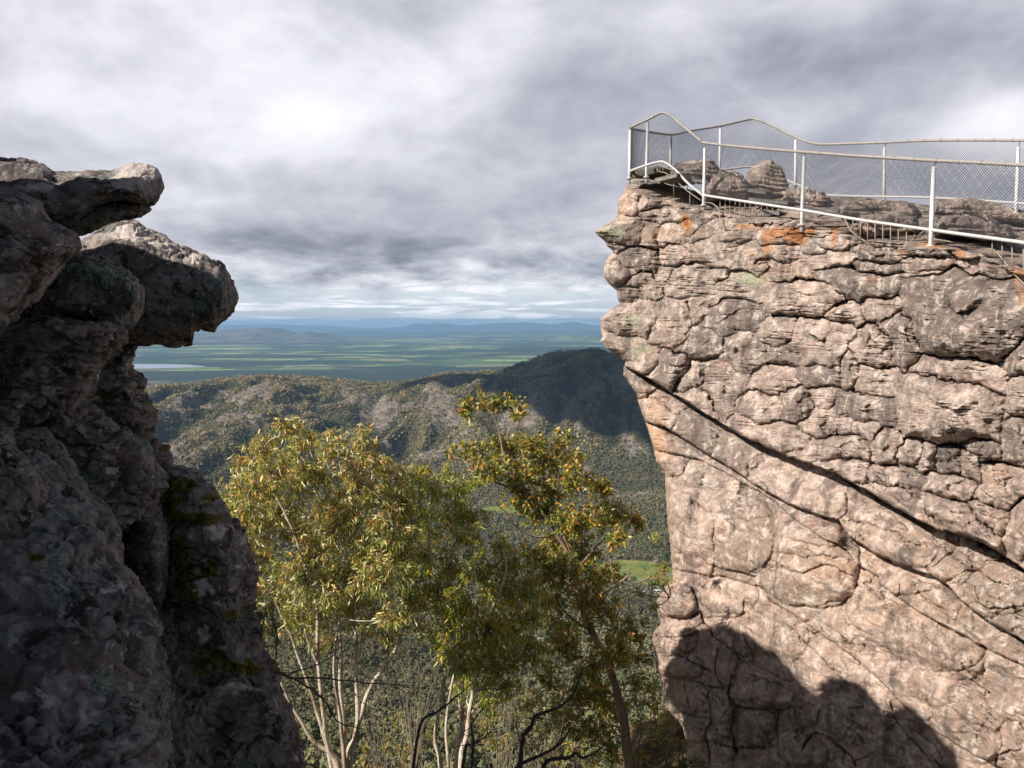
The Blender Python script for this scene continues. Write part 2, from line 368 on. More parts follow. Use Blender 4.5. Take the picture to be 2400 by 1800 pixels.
def mat_attr(name, rough=0.7, spec=0.3, transl=0.0, nscale=0, namt=0.0):
    m, t, b = new_mat(name, rough, spec)
    c = t.attr('col')
    if nscale:
        geo = t.node('ShaderNodeNewGeometry').outputs['Position']
        n = t.noise(geo, nscale, 6, 0.7, 0.5); c = t.mix(t.step(n, 0.38, 0.66, 0.0, namt), c, t.vm('SCALE', c, 0.35))
        bump(t, b, n, 0.6, 0.01)
    t.l.new(c, b.inputs['Base Color'])
    if transl:
        tr = t.node('ShaderNodeBsdfTranslucent'); t.l.new(t.mix(0.5, c, (0.26, 0.34, 0.05)), tr.inputs[0])
        mx = t.node('ShaderNodeMixShader'); mx.inputs[0].default_value = transl
        t.l.new(b.outputs[0], mx.inputs[1]); t.l.new(tr.outputs[0], mx.inputs[2])
        t.l.new(mx.outputs[0], t.n['Material Output'].inputs[0])
    return m
M_CLIFF = mat_cliff()
M_LEAF = mat_attr('gum_leaf', 0.42, 0.5, 0.30)
M_BARK = mat_attr('gum_bark', 0.85, 0.2, 0, 22, 0.6)
M_FOREST = mat_attr('forest_foliage', 0.9, 0.1)
M_PAINT = mat_attr('weathered_galvanised_steel', 0.5, 0.4, 0, 30, 0.25)
M_WIRE = mat_attr('dull_steel_wire', 0.6, 0.3)

# ------------------------------------------------------------------ the right-hand cliff
EDGE = [(418, 1500), (424, 1484), (436, 1467), (455, 1462), (469, 1448), (490, 1449), (512, 1444), (523, 1426), (534, 1402), (543, 1393), (553, 1402),
        (566, 1419), (577, 1422), (588, 1437), (595, 1431), (610, 1420), (631, 1414), (648, 1415), (664, 1426), (682, 1445), (700, 1447), (711, 1452),
        (728, 1428), (747, 1408), (766, 1406), (790, 1412), (799, 1407), (816, 1421), (830, 1443), (848, 1466), (859, 1462), (880, 1461), (904, 1478),
        (923, 1492), (946, 1497), (975, 1507), (1013, 1521), (1056, 1533), (1080, 1537), (1103, 1558), (1170, 1561), (1217, 1564), (1292, 1572),
        (1335, 1575), (1358, 1577), (1378, 1557), (1408, 1538), (1442, 1542), (1463, 1549), (1481, 1531), (1502, 1527), (1536, 1536), (1562, 1538),
        (1588, 1549), (1631, 1553), (1665, 1566), (1704, 1600), (1743, 1609), (1800, 1609), (2000, 1625)]
TTOP = [(1380, 418), (1518, 414), (1560, 432), (1600, 440), (1650, 452), (1700, 446), (1760, 446), (1880, 446), (1905, 456), (1940, 463), (2000, 461), (2150, 476), (2180, 482),
        (2200, 470), (2260, 468), (2310, 475), (2350, 484), (2400, 492), (2700, 520)]
RIM = [(1380, 440), (1480, 450), (1560, 478), (1650, 492), (1700, 505), (1760, 522), (1880, 522), (2000, 558), (2100, 570), (2181, 575), (2260, 590), (2400, 640), (2700, 730)]
DF = [(1380, 18.2), (1480, 18.1), (1650, 17.0), (1880, 14.8), (2187, 12.2), (2400, 10.7), (2700, 9.0)]
BEDS = [  # lower edges of overhanging beds (u, v), recess in metres, reach in pixels
    ([(1380, 838), (1430, 842), (1465, 858), (1530, 892), (1606, 940), (1680, 985), (1736, 1022), (1845, 1068), (1953, 1107), (2029, 1147), (2094, 1189), (2180, 1232), (2279, 1262), (2335, 1288), (2400, 1335), (2700, 1560)], 0.62, 80),
    ([(1380, 960), (1560, 1000), (1616, 1037), (1682, 1078), (1777, 1140), (1850, 1180), (1897, 1198), (1965, 1218), (1990, 1256), (2051, 1298), (2120, 1328), (2180, 1345), (2223, 1373), (2253, 1408), (2309, 1450), (2400, 1503), (2700, 1690)], 0.32, 42),
    ([(1380, 1010), (1560, 1060), (1640, 1075), (1720, 1120), (1815, 1172), (1854, 1210), (1922, 1257), (1987, 1288), (2008, 1322), (2060, 1352), (2064, 1370), (2120, 1412), (2180, 1447), (2244, 1481), (2309, 1516), (2400, 1560), (2700, 1720)], 0.12, 24),
    ([(1380, 1260), (1560, 1330), (1700, 1352), (1789, 1378), (1806, 1408), (1845, 1430), (1918, 1481), (1987, 1528), (2060, 1593), (2120, 1657), (2180, 1704), (2266, 1760), (2352, 1800), (2700, 1990)], 0.10, 22),
]
def c3(x, y, rx, ry, a=0): return (1350 + x / 2.1067, 600 + y / 2.1067, rx / 2.1067, ry / 2.1067, a)
def c4(x, y, rx, ry, a=0): return (1450 + x / 2.3284, 1150 + y / 2.3284, rx / 2.3284, ry / 2.3284, a)
def c1(x, y, rx, ry, a=0): return (1350 + x / 3.687, 230 + y / 3.687, rx / 3.687, ry / 3.687, a)
def c2(x, y, rx, ry, a=0): return (1900 + x / 4.148, 280 + y / 4.148, rx / 4.148, ry / 4.148, a)
SITES = [c3(*q) for q in [
    (210, 60, 130, 80), (240, 190, 90, 45), (260, 300, 170, 85, 5), (260, 460, 200, 60, 15), (480, 330, 100, 110), (620, 260, 80, 90), (760, 300, 170, 90),
    (800, 150, 170, 70), (560, 120, 150, 90, 10), (1000, 60, 140, 65), (1110, 210, 160, 85), (1000, 375, 85, 70), (1200, 420, 145, 125), (820, 490, 120, 125, -20),
    (620, 430, 110, 90), (470, 540, 90, 80, 20), (590, 590, 70, 75), (720, 640, 115, 140, 25), (1010, 490, 95, 50), (985, 610, 130, 75, 5), (1200, 590, 105, 62),
    (920, 745, 110, 75, 10), (1080, 730, 78, 100), (1230, 690, 80, 50), (1345, 570, 55, 85), (1480, 470, 92, 95), (1490, 620, 110, 90), (1430, 740, 165, 85, 10),
    (1620, 410, 85, 150, -8), (1560, 240, 110, 55), (1290, 290, 70, 50), (1440, 130, 190, 75, 8), (1750, 90, 120, 60), (1900, 270, 290, 230, 5), (2000, 80, 130, 75),
    (1890, 570, 250, 62, 10), (1850, 760, 275, 155, 10), (1200, 830, 100, 90), (1390, 860, 110, 60, 18), (1530, 950, 80, 75), (1010, 880, 180, 55, 18),
    (1290, 950, 175, 75, 5), (1350, 1035, 165, 60, 20), (1640, 975, 60, 60), (1740, 1005, 55, 65), (1830, 1015, 55, 70), (1930, 1030, 60, 75), (1500, 1080, 95, 55, 15),
    (1640, 1100, 85, 48, 10), (1820, 1130, 110, 60, 12), (1600, 1190, 180, 50, 22), (1850, 1260, 220, 60, 22), (2110, 1130, 90, 115), (2190, 700, 70, 100), (2190, 520, 60, 80),
    (2170, 900, 75, 120), (2060, 1290, 130, 60, 15), (2200, 1330, 80, 90), (640, 700, 90, 60, 35), (2000, 950, 80, 60, 10),
    (330, 620, 110, 75, 10), (360, 760, 90, 60, 15), (420, 860, 90, 70, 20), (430, 980, 60, 80), (450, 690, 100, 50, 20),
    (620, 860, 115, 100, 20), (810, 960, 130, 95, 25), (1010, 1060, 130, 90, 25), (1250, 1200, 170, 85, 28), (1130, 1130, 60, 60, 20), (1600, 1340, 250, 105, 25), (1400, 1260, 80, 80, 25),
    (1900, 1450, 200, 80, 25), (900, 1010, 60, 60, 0), (1480, 1215, 90, 60, 25)]]
SITES += [c4(*q) for q in [
    (110, 330, 60, 190), (400, 200, 180, 240, 5), (680, 260, 190, 190, 10), (1050, 230, 200, 110, 15), (1020, 480, 250, 150, 8), (1000, 300, 240, 60, 8), (1330, 470, 90, 60, 20),
    (380, 600, 160, 90), (640, 560, 170, 100), (330, 500, 100, 60, 20), (300, 620, 100, 80), (320, 800, 110, 90), (230, 850, 60, 90), (600, 780, 170, 120, 12), (880, 800, 170, 120, 25),
    (820, 980, 230, 110, 15), (1150, 1000, 180, 110, 20), (580, 970, 60, 110), (500, 900, 70, 90), (360, 1000, 120, 100), (300, 1120, 90, 70), (440, 1110, 70, 80), (560, 1120, 90, 100, 10),
    (740, 1090, 200, 90, 10), (750, 1210, 110, 90), (600, 1230, 70, 90), (420, 1240, 100, 80), (900, 1250, 110, 90), (1100, 1230, 160, 100, 30), (500, 1380, 130, 90), (760, 1370, 120, 90),
    (950, 1390, 100, 90), (1150, 1380, 130, 100), (600, 1480, 110, 60), (1300, 1180, 140, 110, 30), (1380, 1330, 160, 110, 32), (1300, 1470, 150, 90), (1550, 1350, 200, 100, 35),
    (1480, 700, 200, 170, 30), (1750, 870, 250, 110, 22), (1300, 750, 160, 110, 28), (1420, 930, 180, 90, 25), (1700, 1050, 280, 120, 15), (2100, 880, 180, 90, 25), (2000, 1150, 220, 160, 30),
    (1650, 1250, 180, 130, 30), (1900, 1350, 200, 120, 35), (1800, 1480, 160, 90, 30), (1550, 1480, 160, 80), (2150, 1350, 110, 180), (1620, 560, 160, 80, 25), (1870, 720, 140, 80, 30),
    (1400, 560, 120, 50, 22), (1260, 240, 90, 60, 30), (1500, 280, 230, 120, 24), (1780, 380, 120, 90, 28), (2030, 560, 160, 130, 20), (2150, 700, 120, 80, 20), (1900, 480, 80, 60), (1900, 540, 100, 60, 35),
    (1080, 190, 90, 50, 25), (1150, 140, 80, 40, 20), (2100, 470, 130, 80, 20), (1000, 1130, 80, 60, 30), (380, 430, 100, 60), (700, 660, 60, 40)]]
SITES += [c1(*q) for q in [
    (500, 800, 110, 110), (440, 900, 100, 130), (640, 870, 130, 100), (850, 840, 110, 100), (400, 1150, 230, 130), (330, 1290, 90, 50), (640, 1180, 110, 120), (800, 1180, 120, 110), (760, 1000, 180, 80, -5),
    (1060, 1000, 120, 80, -15), (960, 1130, 60, 90), (1040, 1210, 170, 60, -8), (1280, 1110, 130, 60), (1380, 1150, 160, 90, -5), (1200, 1330, 260, 130, 6), (1450, 1370, 160, 110, 5), (1780, 1210, 210, 110, -8), (1760, 1340, 210, 120, 5),
    (1700, 1470, 200, 100), (2060, 1280, 120, 110), (2120, 1160, 120, 80), (900, 1400, 140, 90, 20), (500, 1440, 240, 120, 5), (560, 1600, 200, 110, 12), (1000, 1560, 190, 80, 10), (1250, 1560, 180, 80, 8),
    (1300, 980, 200, 60, 3), (1640, 1040, 160, 55, 5), (1980, 980, 150, 60, 5)]]
SITES += [c2(*q) for q in [
    (200, 1160, 230, 110, 5), (130, 1330, 250, 90, 5), (200, 1030, 130, 60), (640, 1320, 210, 100, 5), (620, 1440, 250, 90), (1150, 1290, 230, 80, 3), (1150, 1440, 240, 130), (1640, 1480, 250, 130, 8), (1500, 1290, 130, 70, 10),
    (700, 870, 300, 55, 4), (850, 960, 230, 70, 4), (300, 830, 250, 90, 3), (700, 1080, 330, 120, 3), (1250, 1020, 180, 110), (1500, 1130, 260, 80, 5), (1850, 1070, 190, 70, 8), (1750, 900, 330, 70, 6), (1400, 870, 180, 90), (1950, 1180, 260, 90, 8),
    (1850, 1290, 230, 90, 14), (1050, 870, 90, 80), (500, 780, 200, 40), (1350, 790, 160, 40), (2150, 1020, 200, 130, 5), (2200, 1450, 300, 140, 20)]]
def cliff_depth(U, V):
    base = np.interp(U, *np.array(DF).T)
    rim = np.interp(U, *np.array(RIM).T)
    D = base + np.clip(rim - V, 0, None) * 0.045
    low = np.clip(V - 850, 0, None)
    D = D - low * 0.0006 + 0.35 * sstep(V, 1380, 1480) * sstep(-U, -1640, -1540)
    q = p3(U / 300.0, V / 300.0)
    D = D + 0.45 * fbm(q, 4, 5) + 0.10 * fbm(q * 4.5, 3, 6)
    return D
def block_relief(U, V):
    sh = U.shape; N = U.size
    q = p3(U.ravel(), V.ravel())
    wu = U.ravel() + 34 * fbm(q / 60, 4, 21) + 5 * fbm(q / 14, 3, 22); wv = V.ravel() + 22 * fbm(q / 70, 4, 31) + 5 * fbm(q / 13, 3, 32)
    bed = np.zeros(N, int); bsites = np.zeros(len(SITES), int)
    A = np.array([s[:4] for s in SITES]); ang = np.array([R(s[4]) for s in SITES])
    rec = np.zeros(N); crack_b = np.full(N, 1e9)
    for (line, depth, reach) in BEDS:
        lu, lv = np.array(line, float).T
        wob = 5 * fbm(p3(U.ravel() / 30, 0 * U.ravel(), 3.3), 3, 44)
        d = V.ravel() - (np.interp(U.ravel(), lu, lv) + wob)
        fade = sstep(U.ravel(), 1400, 1500)
        bed += (d > 0); bsites += (A[:, 1] > np.interp(A[:, 0], lu, lv))
        vary = 0.65 + 0.7 * np.clip(fbm(p3(U.ravel() / 120, 0 * U.ravel(), depth * 9), 3, 8) + 0.5, 0, 1)
        rec += np.where(d > 0, depth * vary * np.exp(-np.clip(d, 0, None) / reach), -0.30 * depth * np.exp(-np.clip(-d, 0, None) / 70))
        crack_b = np.minimum(crack_b, np.abs(d))
    d1 = np.full(N, 1e9); d2 = np.full(N, 1e9); i1 = np.zeros(N, int); i2 = np.zeros(N, int); lx = np.zeros(N); r1 = np.ones(N); ly = np.zeros(N)
    for k, (cu, cv_, rx, ry, a) in enumerate(SITES):
        du = wu - cu; dv_ = wv - cv_
        ca, sa = math.cos(ang[k]), math.sin(ang[k])
        p = (du * ca + dv_ * sa) / rx; q_ = (-du * sa + dv_ * ca) / ry
        d = ((np.abs(p) ** 2.5 + np.abs(q_) ** 2.5) ** 0.4 - 1) * min(rx, ry)
        d = np.where(bed == bsites[k], d, 1e8)
        closer = d < d1
        sec = ~closer & (d < d2); i2 = np.where(closer, i1, np.where(sec, k, i2))
        d2 = np.where(closer, d1, np.minimum(d2, d)); i1 = np.where(closer, k, i1); ly = np.where(closer, q_, ly); lx = np.where(closer, p, lx)
        d1 = np.where(closer, d, d1)
    rmin = np.minimum(A[:, 2], A[:, 3])[i1]
    c = np.minimum((d2 - d1) / 2, crack_b)
    c = np.clip(c, 0, 400)
    rr = np.random.default_rng(5)
    hb = rr.uniform(-0.10, 0.13, len(SITES)); tone = rr.uniform(0, 1, len(SITES)); tilt = rr.uniform(0.2, 1.0, len(SITES))
    pr = ((np.minimum(i1, i2) * 7919 + np.maximum(i1, i2) * 104729) % 997) / 997.0
    flat = ly ** 2 / (ly ** 2 + lx ** 2 + 1e-6)
    vis = (0.22 + 0.78 * sstep(flat, 0.2, 0.75)) * (0.25 + 0.75 * sstep(pr, 0.12, 0.55)) * (0.6 + 0.4 * sstep(fbm(q / 160, 3, 77), -0.35, 0.25))
    lower = np.array([0.0, 0.45, 0.8, 0.95, 0.95])[bed] * sstep(U.ravel() + V.ravel() * 0.3, 1860, 1990) + 0.25 * (bed > 1)
    lower = np.clip(lower, 0, 0.97)
    vis = vis * (1 - 0.98 * lower); soft = (0.45 + 0.55 * vis) * (1 - 0.6 * lower)
    out = 0.0058 * rmin * (1 - np.exp(-c / (0.42 * rmin))) * (1 - 0.3 * lower) * soft
    out += hb[i1] * (1 - np.exp(-c / 9)) * soft * (1 - 0.4 * lower)
    out += 0.075 * tilt[i1] * np.clip(ly, -1.2, 1.2) * (rmin / 45) * (1 - np.exp(-c / 5))
    out -= vis * (0.13 * np.exp(-(c / 1.8) ** 2) + 0.06 * np.exp(-c / 6))
    below = np.clip(-ly, 0, 1.3) ** 2 * flat * sstep(pr, 0.3, 0.8) * (1 - lower)     # tops set back under the block above
    out -= 0.13 * below * np.exp(-c / 9)
    out -= rec
    return out.reshape(sh), tone[i1].reshape(sh), c.reshape(sh), bed.reshape(sh)
JOINTS = [([(860, 90), (862, 190), (800, 290), (772, 400), (778, 520), (800, 570), (860, 620), (930, 655)], .035, 0), ([(800, 570), (870, 610), (960, 640), (1090, 630), (1200, 600), (1320, 558)], .03, 0),
    ([(500, 400), (600, 435), (690, 445), (760, 475)], .07, 1), ([(455, 690), (560, 690), (660, 680), (692, 580)], .05, 1), ([(440, 640), (480, 740), (560, 820), (650, 890), (725, 905)], .07, 1),
    ([(1420, 1025), (1560, 990), (1700, 985), (1850, 992), (1970, 930), (2008, 865), (1950, 830)], .035, 0), ([(862, 400), (1000, 452), (1120, 402), (1200, 425), (1330, 492)], .05, 1), ([(860, 330), (1000, 360), (1120, 350), (1250, 380)], .03, 1),
    ([(735, 905), (770, 780), (762, 660)], .02, 0), ([(975, 790), (1100, 900), (1200, 1010), (1290, 1085)], .045, 1), ([(1865, 620), (1842, 740)], .05, 0), ([(1520, 830), (1560, 985)], .03, 0), ([(200, 600), (300, 700), (440, 655)], .08, 1),
    ([(545, 850), (528, 1000), (600, 1082)], .07, 0), ([(230, 1020), (350, 1022), (480, 1060), (620, 1082)], .09, 1), ([(490, 1070), (505, 1250), (480, 1330), (500, 1513)], .08, 0), ([(625, 1000), (600, 1085), (640, 1175), (880, 1190), (960, 1180)], .09, 1),
    ([(640, 1180), (622, 1320), (650, 1440)], .08, 0), ([(870, 1190), (868, 1300), (880, 1400)], .06, 0), ([(990, 1430), (1080, 1320), (1250, 1430), (1300, 1513)], .08, 1), ([(270, 1210), (380, 1215), (500, 1250)], .08, 1), ([(370, 1380), (520, 1370), (640, 1400), (860, 1400)], .08, 1),
    ([(190, 770), (260, 800), (380, 790), (440, 770)], .07, 1), ([(210, 910), (330, 900), (420, 940), (520, 1000)], .08, 1), ([(360, 1000), (365, 1100), (400, 1210)], .05, 0), ([(1110, 1180), (1060, 1320)], .04, 0), ([(1480, 1130), (1520, 1260), (1640, 1400), (1740, 1513)], .05, 1),
    ([(1700, 1290), (1790, 1200), (1760, 1090)], .03, 0), ([(320, 170), (340, 330), (300, 480)], .03, 0), ([(560, 150), (700, 160), (860, 130)], .03, 1), ([(1950, 480), (1960, 600), (2030, 640), (2212, 630)], .05, 1), ([(1700, 430), (1760, 380), (1850, 300), (1860, 240)], .06, 0), ([(1200, 160), (1250, 90), (1230, 0)], .06, 0),
    ([(2060, 1513), (2080, 1440), (2212, 1400)], .04, 1), ([(1330, 560), (1320, 700), (1340, 760)], .02, 0), ([(1530, 500), (1540, 560), (1640, 560), (1720, 540)], .04, 1)]
def joint_relief(U, V):
    u = U.ravel() + 9 * fbm(p3(U.ravel() / 40, V.ravel() / 40), 4, 81); v = V.ravel() + 9 * fbm(p3(U.ravel() / 26, V.ravel() / 26), 3, 82); out = np.zeros(u.size)
    for (line, dep, step) in JOINTS:
        L = smooth_path([(1450 + a / 2.3284, 1150 + b / 2.3284, 0) for a, b in line], 4)[:, :2]
        lo = L.min(0) - 60; hi = L.max(0) + 60; m = np.where((u > lo[0]) & (u < hi[0]) & (v > lo[1]) & (v < hi[1]))[0]
        if not len(m): continue
        um, vm = u[m], v[m]; best = np.full(len(m), 1e9); side = np.zeros(len(m)); tt = np.zeros(len(m))
        for i in range(len(L) - 1):
            a, b = L[i], L[i + 1]; d = b - a; l2 = (d * d).sum(); k = np.clip(((um - a[0]) * d[0] + (vm - a[1]) * d[1]) / l2, 0, 1)
            ex, ey = um - a[0] - k * d[0], vm - a[1] - k * d[1]; q = np.hypot(ex, ey); c = q < best
            best = np.where(c, q, best); side = np.where(c, ey if abs(d[0]) > abs(d[1]) * 0.5 else ex, side); tt = np.where(c, (i + k) / (len(L) - 1), tt)
        end = sstep(np.minimum(tt, 1 - tt), -0.02, 0.12)
        out[m] -= end * dep * (1.0 * np.exp(-(best / 1.9) ** 2) + 0.55 * np.exp(-best / 7))
        if step: out[m] += end * dep * np.where(side > 0, -0.9 * np.exp(-best / 26), 0.45 * np.exp(-best / 30))
    for (cx, cy, rx, ry, a, amp) in [(1040, 400, 275, 235, 8, .26), (640, 230, 210, 215, 5, .17), (370, 280, 150, 280, 0, .13), (600, 570, 165, 100, 0, .11), (850, 780, 190, 130, 25, .12), (1620, 770, 410, 170, 28, .15), (1650, 1120, 390, 150, 18, .12),
            (1060, 960, 200, 110, 22, .10), (300, 600, 120, 95, 0, .2), (300, 800, 130, 95, 0, .15), (330, 960, 130, 70, 5, .12), (570, 950, 75, 120, 0, .12), (420, 1120, 95, 90, 0, .12), (560, 1180, 70, 90, 0, .10), (770, 1080, 190, 95, 10, .12), (750, 1290, 110, 100, 0, .10),
            (1130, 1230, 150, 110, 30, .12), (1000, 1420, 150, 90, 20, .1), (520, 1400, 120, 90, 0, .1), (1560, 1400, 230, 110, 35, .12), (1900, 1330, 200, 130, 30, .10), (2080, 560, 150, 110, 10, .12), (1500, 250, 250, 130, 25, .16), (1800, 400, 130, 90, 25, .12), (2150, 900, 150, 120, 20, .1), (1050, 210, 190, 80, 12, .1)]:
        c, s_ = math.cos(R(a)), math.sin(R(a)); du = (u - 1450) * 2.3284 - cx; dv_ = (v - 1150) * 2.3284 - cy
        p = (du * c + dv_ * s_) / rx; q = (-du * s_ + dv_ * c) / ry; rr = (np.abs(p) ** 2.6 + np.abs(q) ** 2.6)
        out += amp * 1.15 * np.clip(1 - rr, 0, 1) ** 0.42
    return out.reshape(U.shape)
def build_cliff():
    nr, nc = 840, 560
    vn = np.concatenate([np.linspace(418, 1000, 420), np.linspace(1002, 1990, 420)])[:, None] + np.zeros((1, nc))
    s = np.linspace(0, 1, nc)[None, :] ** 1.15
    ue = np.interp(vn[:, 0], *np.array(EDGE, float).T)
    ue = ue + 2.5 * fbm(p3(vn[:, 0] / 14, 0.0, 1.1), 3, 9)
    U = ue[:, None] + (2620 - ue[:, None]) * s
    V = vn + (np.interp(U, *np.array(TTOP).T) - 418) * np.clip(1 - (vn - 418) / 260, 0, 1) ** 2
    D = cliff_depth(U, V)
    out, tone, crack, bed = block_relief(U, V)
    out = out + joint_relief(U, V)
    face = sstep(V - np.interp(U, *np.array(RIM).T), -12, 14)
    out = out * (0.55 + 0.45 * face) 
    # thin bedding ledges along the dip, fine roughness
    q = p3(U / 22, (V - 0.42 * U * sstep(V, 900, 1150)) / 7.0)
    led = fbm(q / 2.2, 4, 61); out = out + 0.034 * led * (0.4 + sstep(fbm(p3(U / 120, V / 90), 3, 4), -0.2, 0.4))
    strata = fbm(p3(U / 190, (V - 0.05 * U) / 13.0), 4, 68)
    out = out - 0.085 * sstep(np.abs(strata), 0.07, 0.0) * sstep(fbm(p3(U / 100, V / 70), 3, 45), -0.05, 0.25) * sstep(1150 - V, -100, 100)
    low = sstep(V + 0.25 * U, 1430, 1620)
    st2 = fbm(p3(U / 120, (V - 0.50 * U) / 16.0, 3), 5, 83)
    out = out + low * (0.17 * fbm(p3(U / 130, (V - 0.35 * U) / 75.0), 4, 84) + 0.035 * st2 + 0.05 * fbm(p3(U / 40, V / 34), 4, 86) - 0.07 * sstep(np.abs(fbm(p3(U / 110, (V - 0.5 * U) / 46.0, 6), 4, 85)), 0.045, 0.0) * sstep(fbm(p3(U / 90, V / 90), 2, 87), -0.1, 0.2))
    out = out + 0.030 * fbm(p3(U / 16, V / 14), 4, 66) + 0.012 * fbm(p3(U / 5, V / 5), 3, 67)
    plat = 1 - face
    slab = fbm(p3(U / 130, V / 12.0), 3, 71); out = out + plat * 0.55 * slab
    D = D - out
    # rounding over the left edge
    x = (U - ue[:, None]); r = 46.0
    roll = np.where(x < r, 1 - np.sqrt(np.clip(1 - (1 - np.clip(x, 0, r) / r) ** 2, 0, 1)), 0)
    D = D + roll * 0.65
    front = P(U, V, D)
    # the far side, wrapping round behind the left edge
    nb = 26; bk = np.linspace(0, 1, nb + 1)[1:][None, :]
    Ub = ue[:, None] + 400 * bk ** 2 ; Db = D[:, :1] + 0.5 * np.sin(bk * math.pi / 2) + 5.5 * bk
    Db = Db + 0.18 * fbm(p3(Ub / 40 + 9, V[:, :1] / 30 + Ub * 0), 3, 12) * np.minimum(1, bk * 4)
    Vb = vn[:, :1] + (np.interp(Ub, *np.array(TTOP).T) - 418) * np.clip(1 - (vn[:, :1] - 418) / 260, 0, 1) ** 2 + 8 * bk * np.clip(1 - (vn[:, :1] - 418) / 100, 0, 1)
    back = P(Ub, Vb, Db)
    G = np.concatenate([back[:, ::-1], front], 1)
    # the top rolls over and drops away behind
    nt = 18; tk = np.linspace(0, 1, nt + 1)[1:]
    rows = []
    for k in tk[::-1]:
        row = G[0].copy(); row[:, 1] += 3.2 * math.sin(k * math.pi / 2); row[:, 0] += 3.4 * math.sin(k * math.pi / 2); row[:, 2] -= 6 * (1 - math.cos(k * math.pi / 2)) + 0.3 * k; rows.append(row)
    G = np.concatenate([np.array(rows), G], 0)
    def pad(a, v=0.0):
        a = np.concatenate([np.repeat(a[:, :1], nb, 1), a], 1); return np.concatenate([np.repeat(a[:1], nt, 0), a], 0)
    # weathering masks
    def spot(u, v, su, sv): return np.exp(-((U - u) / su) ** 2 - ((V - v) / sv) ** 2)
    stain = np.zeros_like(U)
    for a in [(1612, 530, 14, 22, 1.0), (1605, 515, 10, 14, .9), (1835, 545, 56, 14, .95), (1800, 575, 20, 32, .75), (1870, 560, 30, 22, .9), (1745, 530, 40, 9, .8), (1960, 540, 16, 12, .85), (1952, 565, 8, 26, .9), (2180, 575, 40, 9, 1.0),
              (2250, 595, 16, 16, 1.1), (2115, 590, 22, 8, .9), (2395, 700, 18, 50, .75), (2385, 640, 20, 20, .8), (1662, 545, 10, 12, .7), (2340, 485, 14, 7, .9), (1900, 540, 20, 10, .5), (1770, 600, 26, 20, .45), (2050, 1405, 26, 12, .35), (1560, 500, 16, 12, .4)]:
        stain += a[4] * spot(*a[:4])
    lich = np.zeros_like(U)
    for a in [(1440, 545, 55, 26, .75), (1760, 655, 60, 32, .75), (1490, 750, 36, 26, .7), (1500, 820, 50, 16, .8), (1470, 790, 40, 12, .5), (1520, 640, 36, 20, .5), (1640, 700, 30, 40, .45), (1985, 685, 30, 12, .6), (1730, 910, 18, 14, .45),
              (2080, 640, 60, 20, .4), (1440, 620, 30, 20, .4), (1980, 990, 40, 14, .35), (2250, 940, 50, 20, .3), (1600, 1250, 40, 40, .2), (2300, 650, 40, 20, .35), (1560, 590, 40, 16, .3)]:
        lich += a[4] * spot(*a[:4])
    fresh = 0.9 * spot(1520, 1000, 34, 90) + .7 * spot(1545, 1060, 25, 50) + 0.5 * spot(1820, 640, 60, 26) + 0.7 * spot(1463, 480, 14, 50) + .5 * spot(1555, 545, 60, 20) + .3 * spot(2100, 1430, 120, 40) \
        + .35 * spot(1950, 1330, 90, 40) + 0.25 * sstep(V, 1100, 1300) + .4 * spot(2330, 1120, 40, 40) + .3 * spot(1560, 1200, 30, 90)
    grey = tone * (1 - 0.3 * sstep(V, 1050, 1250)) + 0.12 * (1 - face)
    mask = np.stack([pad(stain), pad(lich), np.clip(pad(fresh), 0, 1)], -1)
    o = mesh_np('rock_cliff', G, grid_faces(*G.shape[:2]), M_CLIFF, None, True, {'mask': mask.reshape(-1, 3), 'tone': pad(grey).ravel()})
    tag(o, 'tall pink and grey sandstone cliff of stacked rounded blocks under the fenced lookout', 'cliff')
    return o
build_cliff()

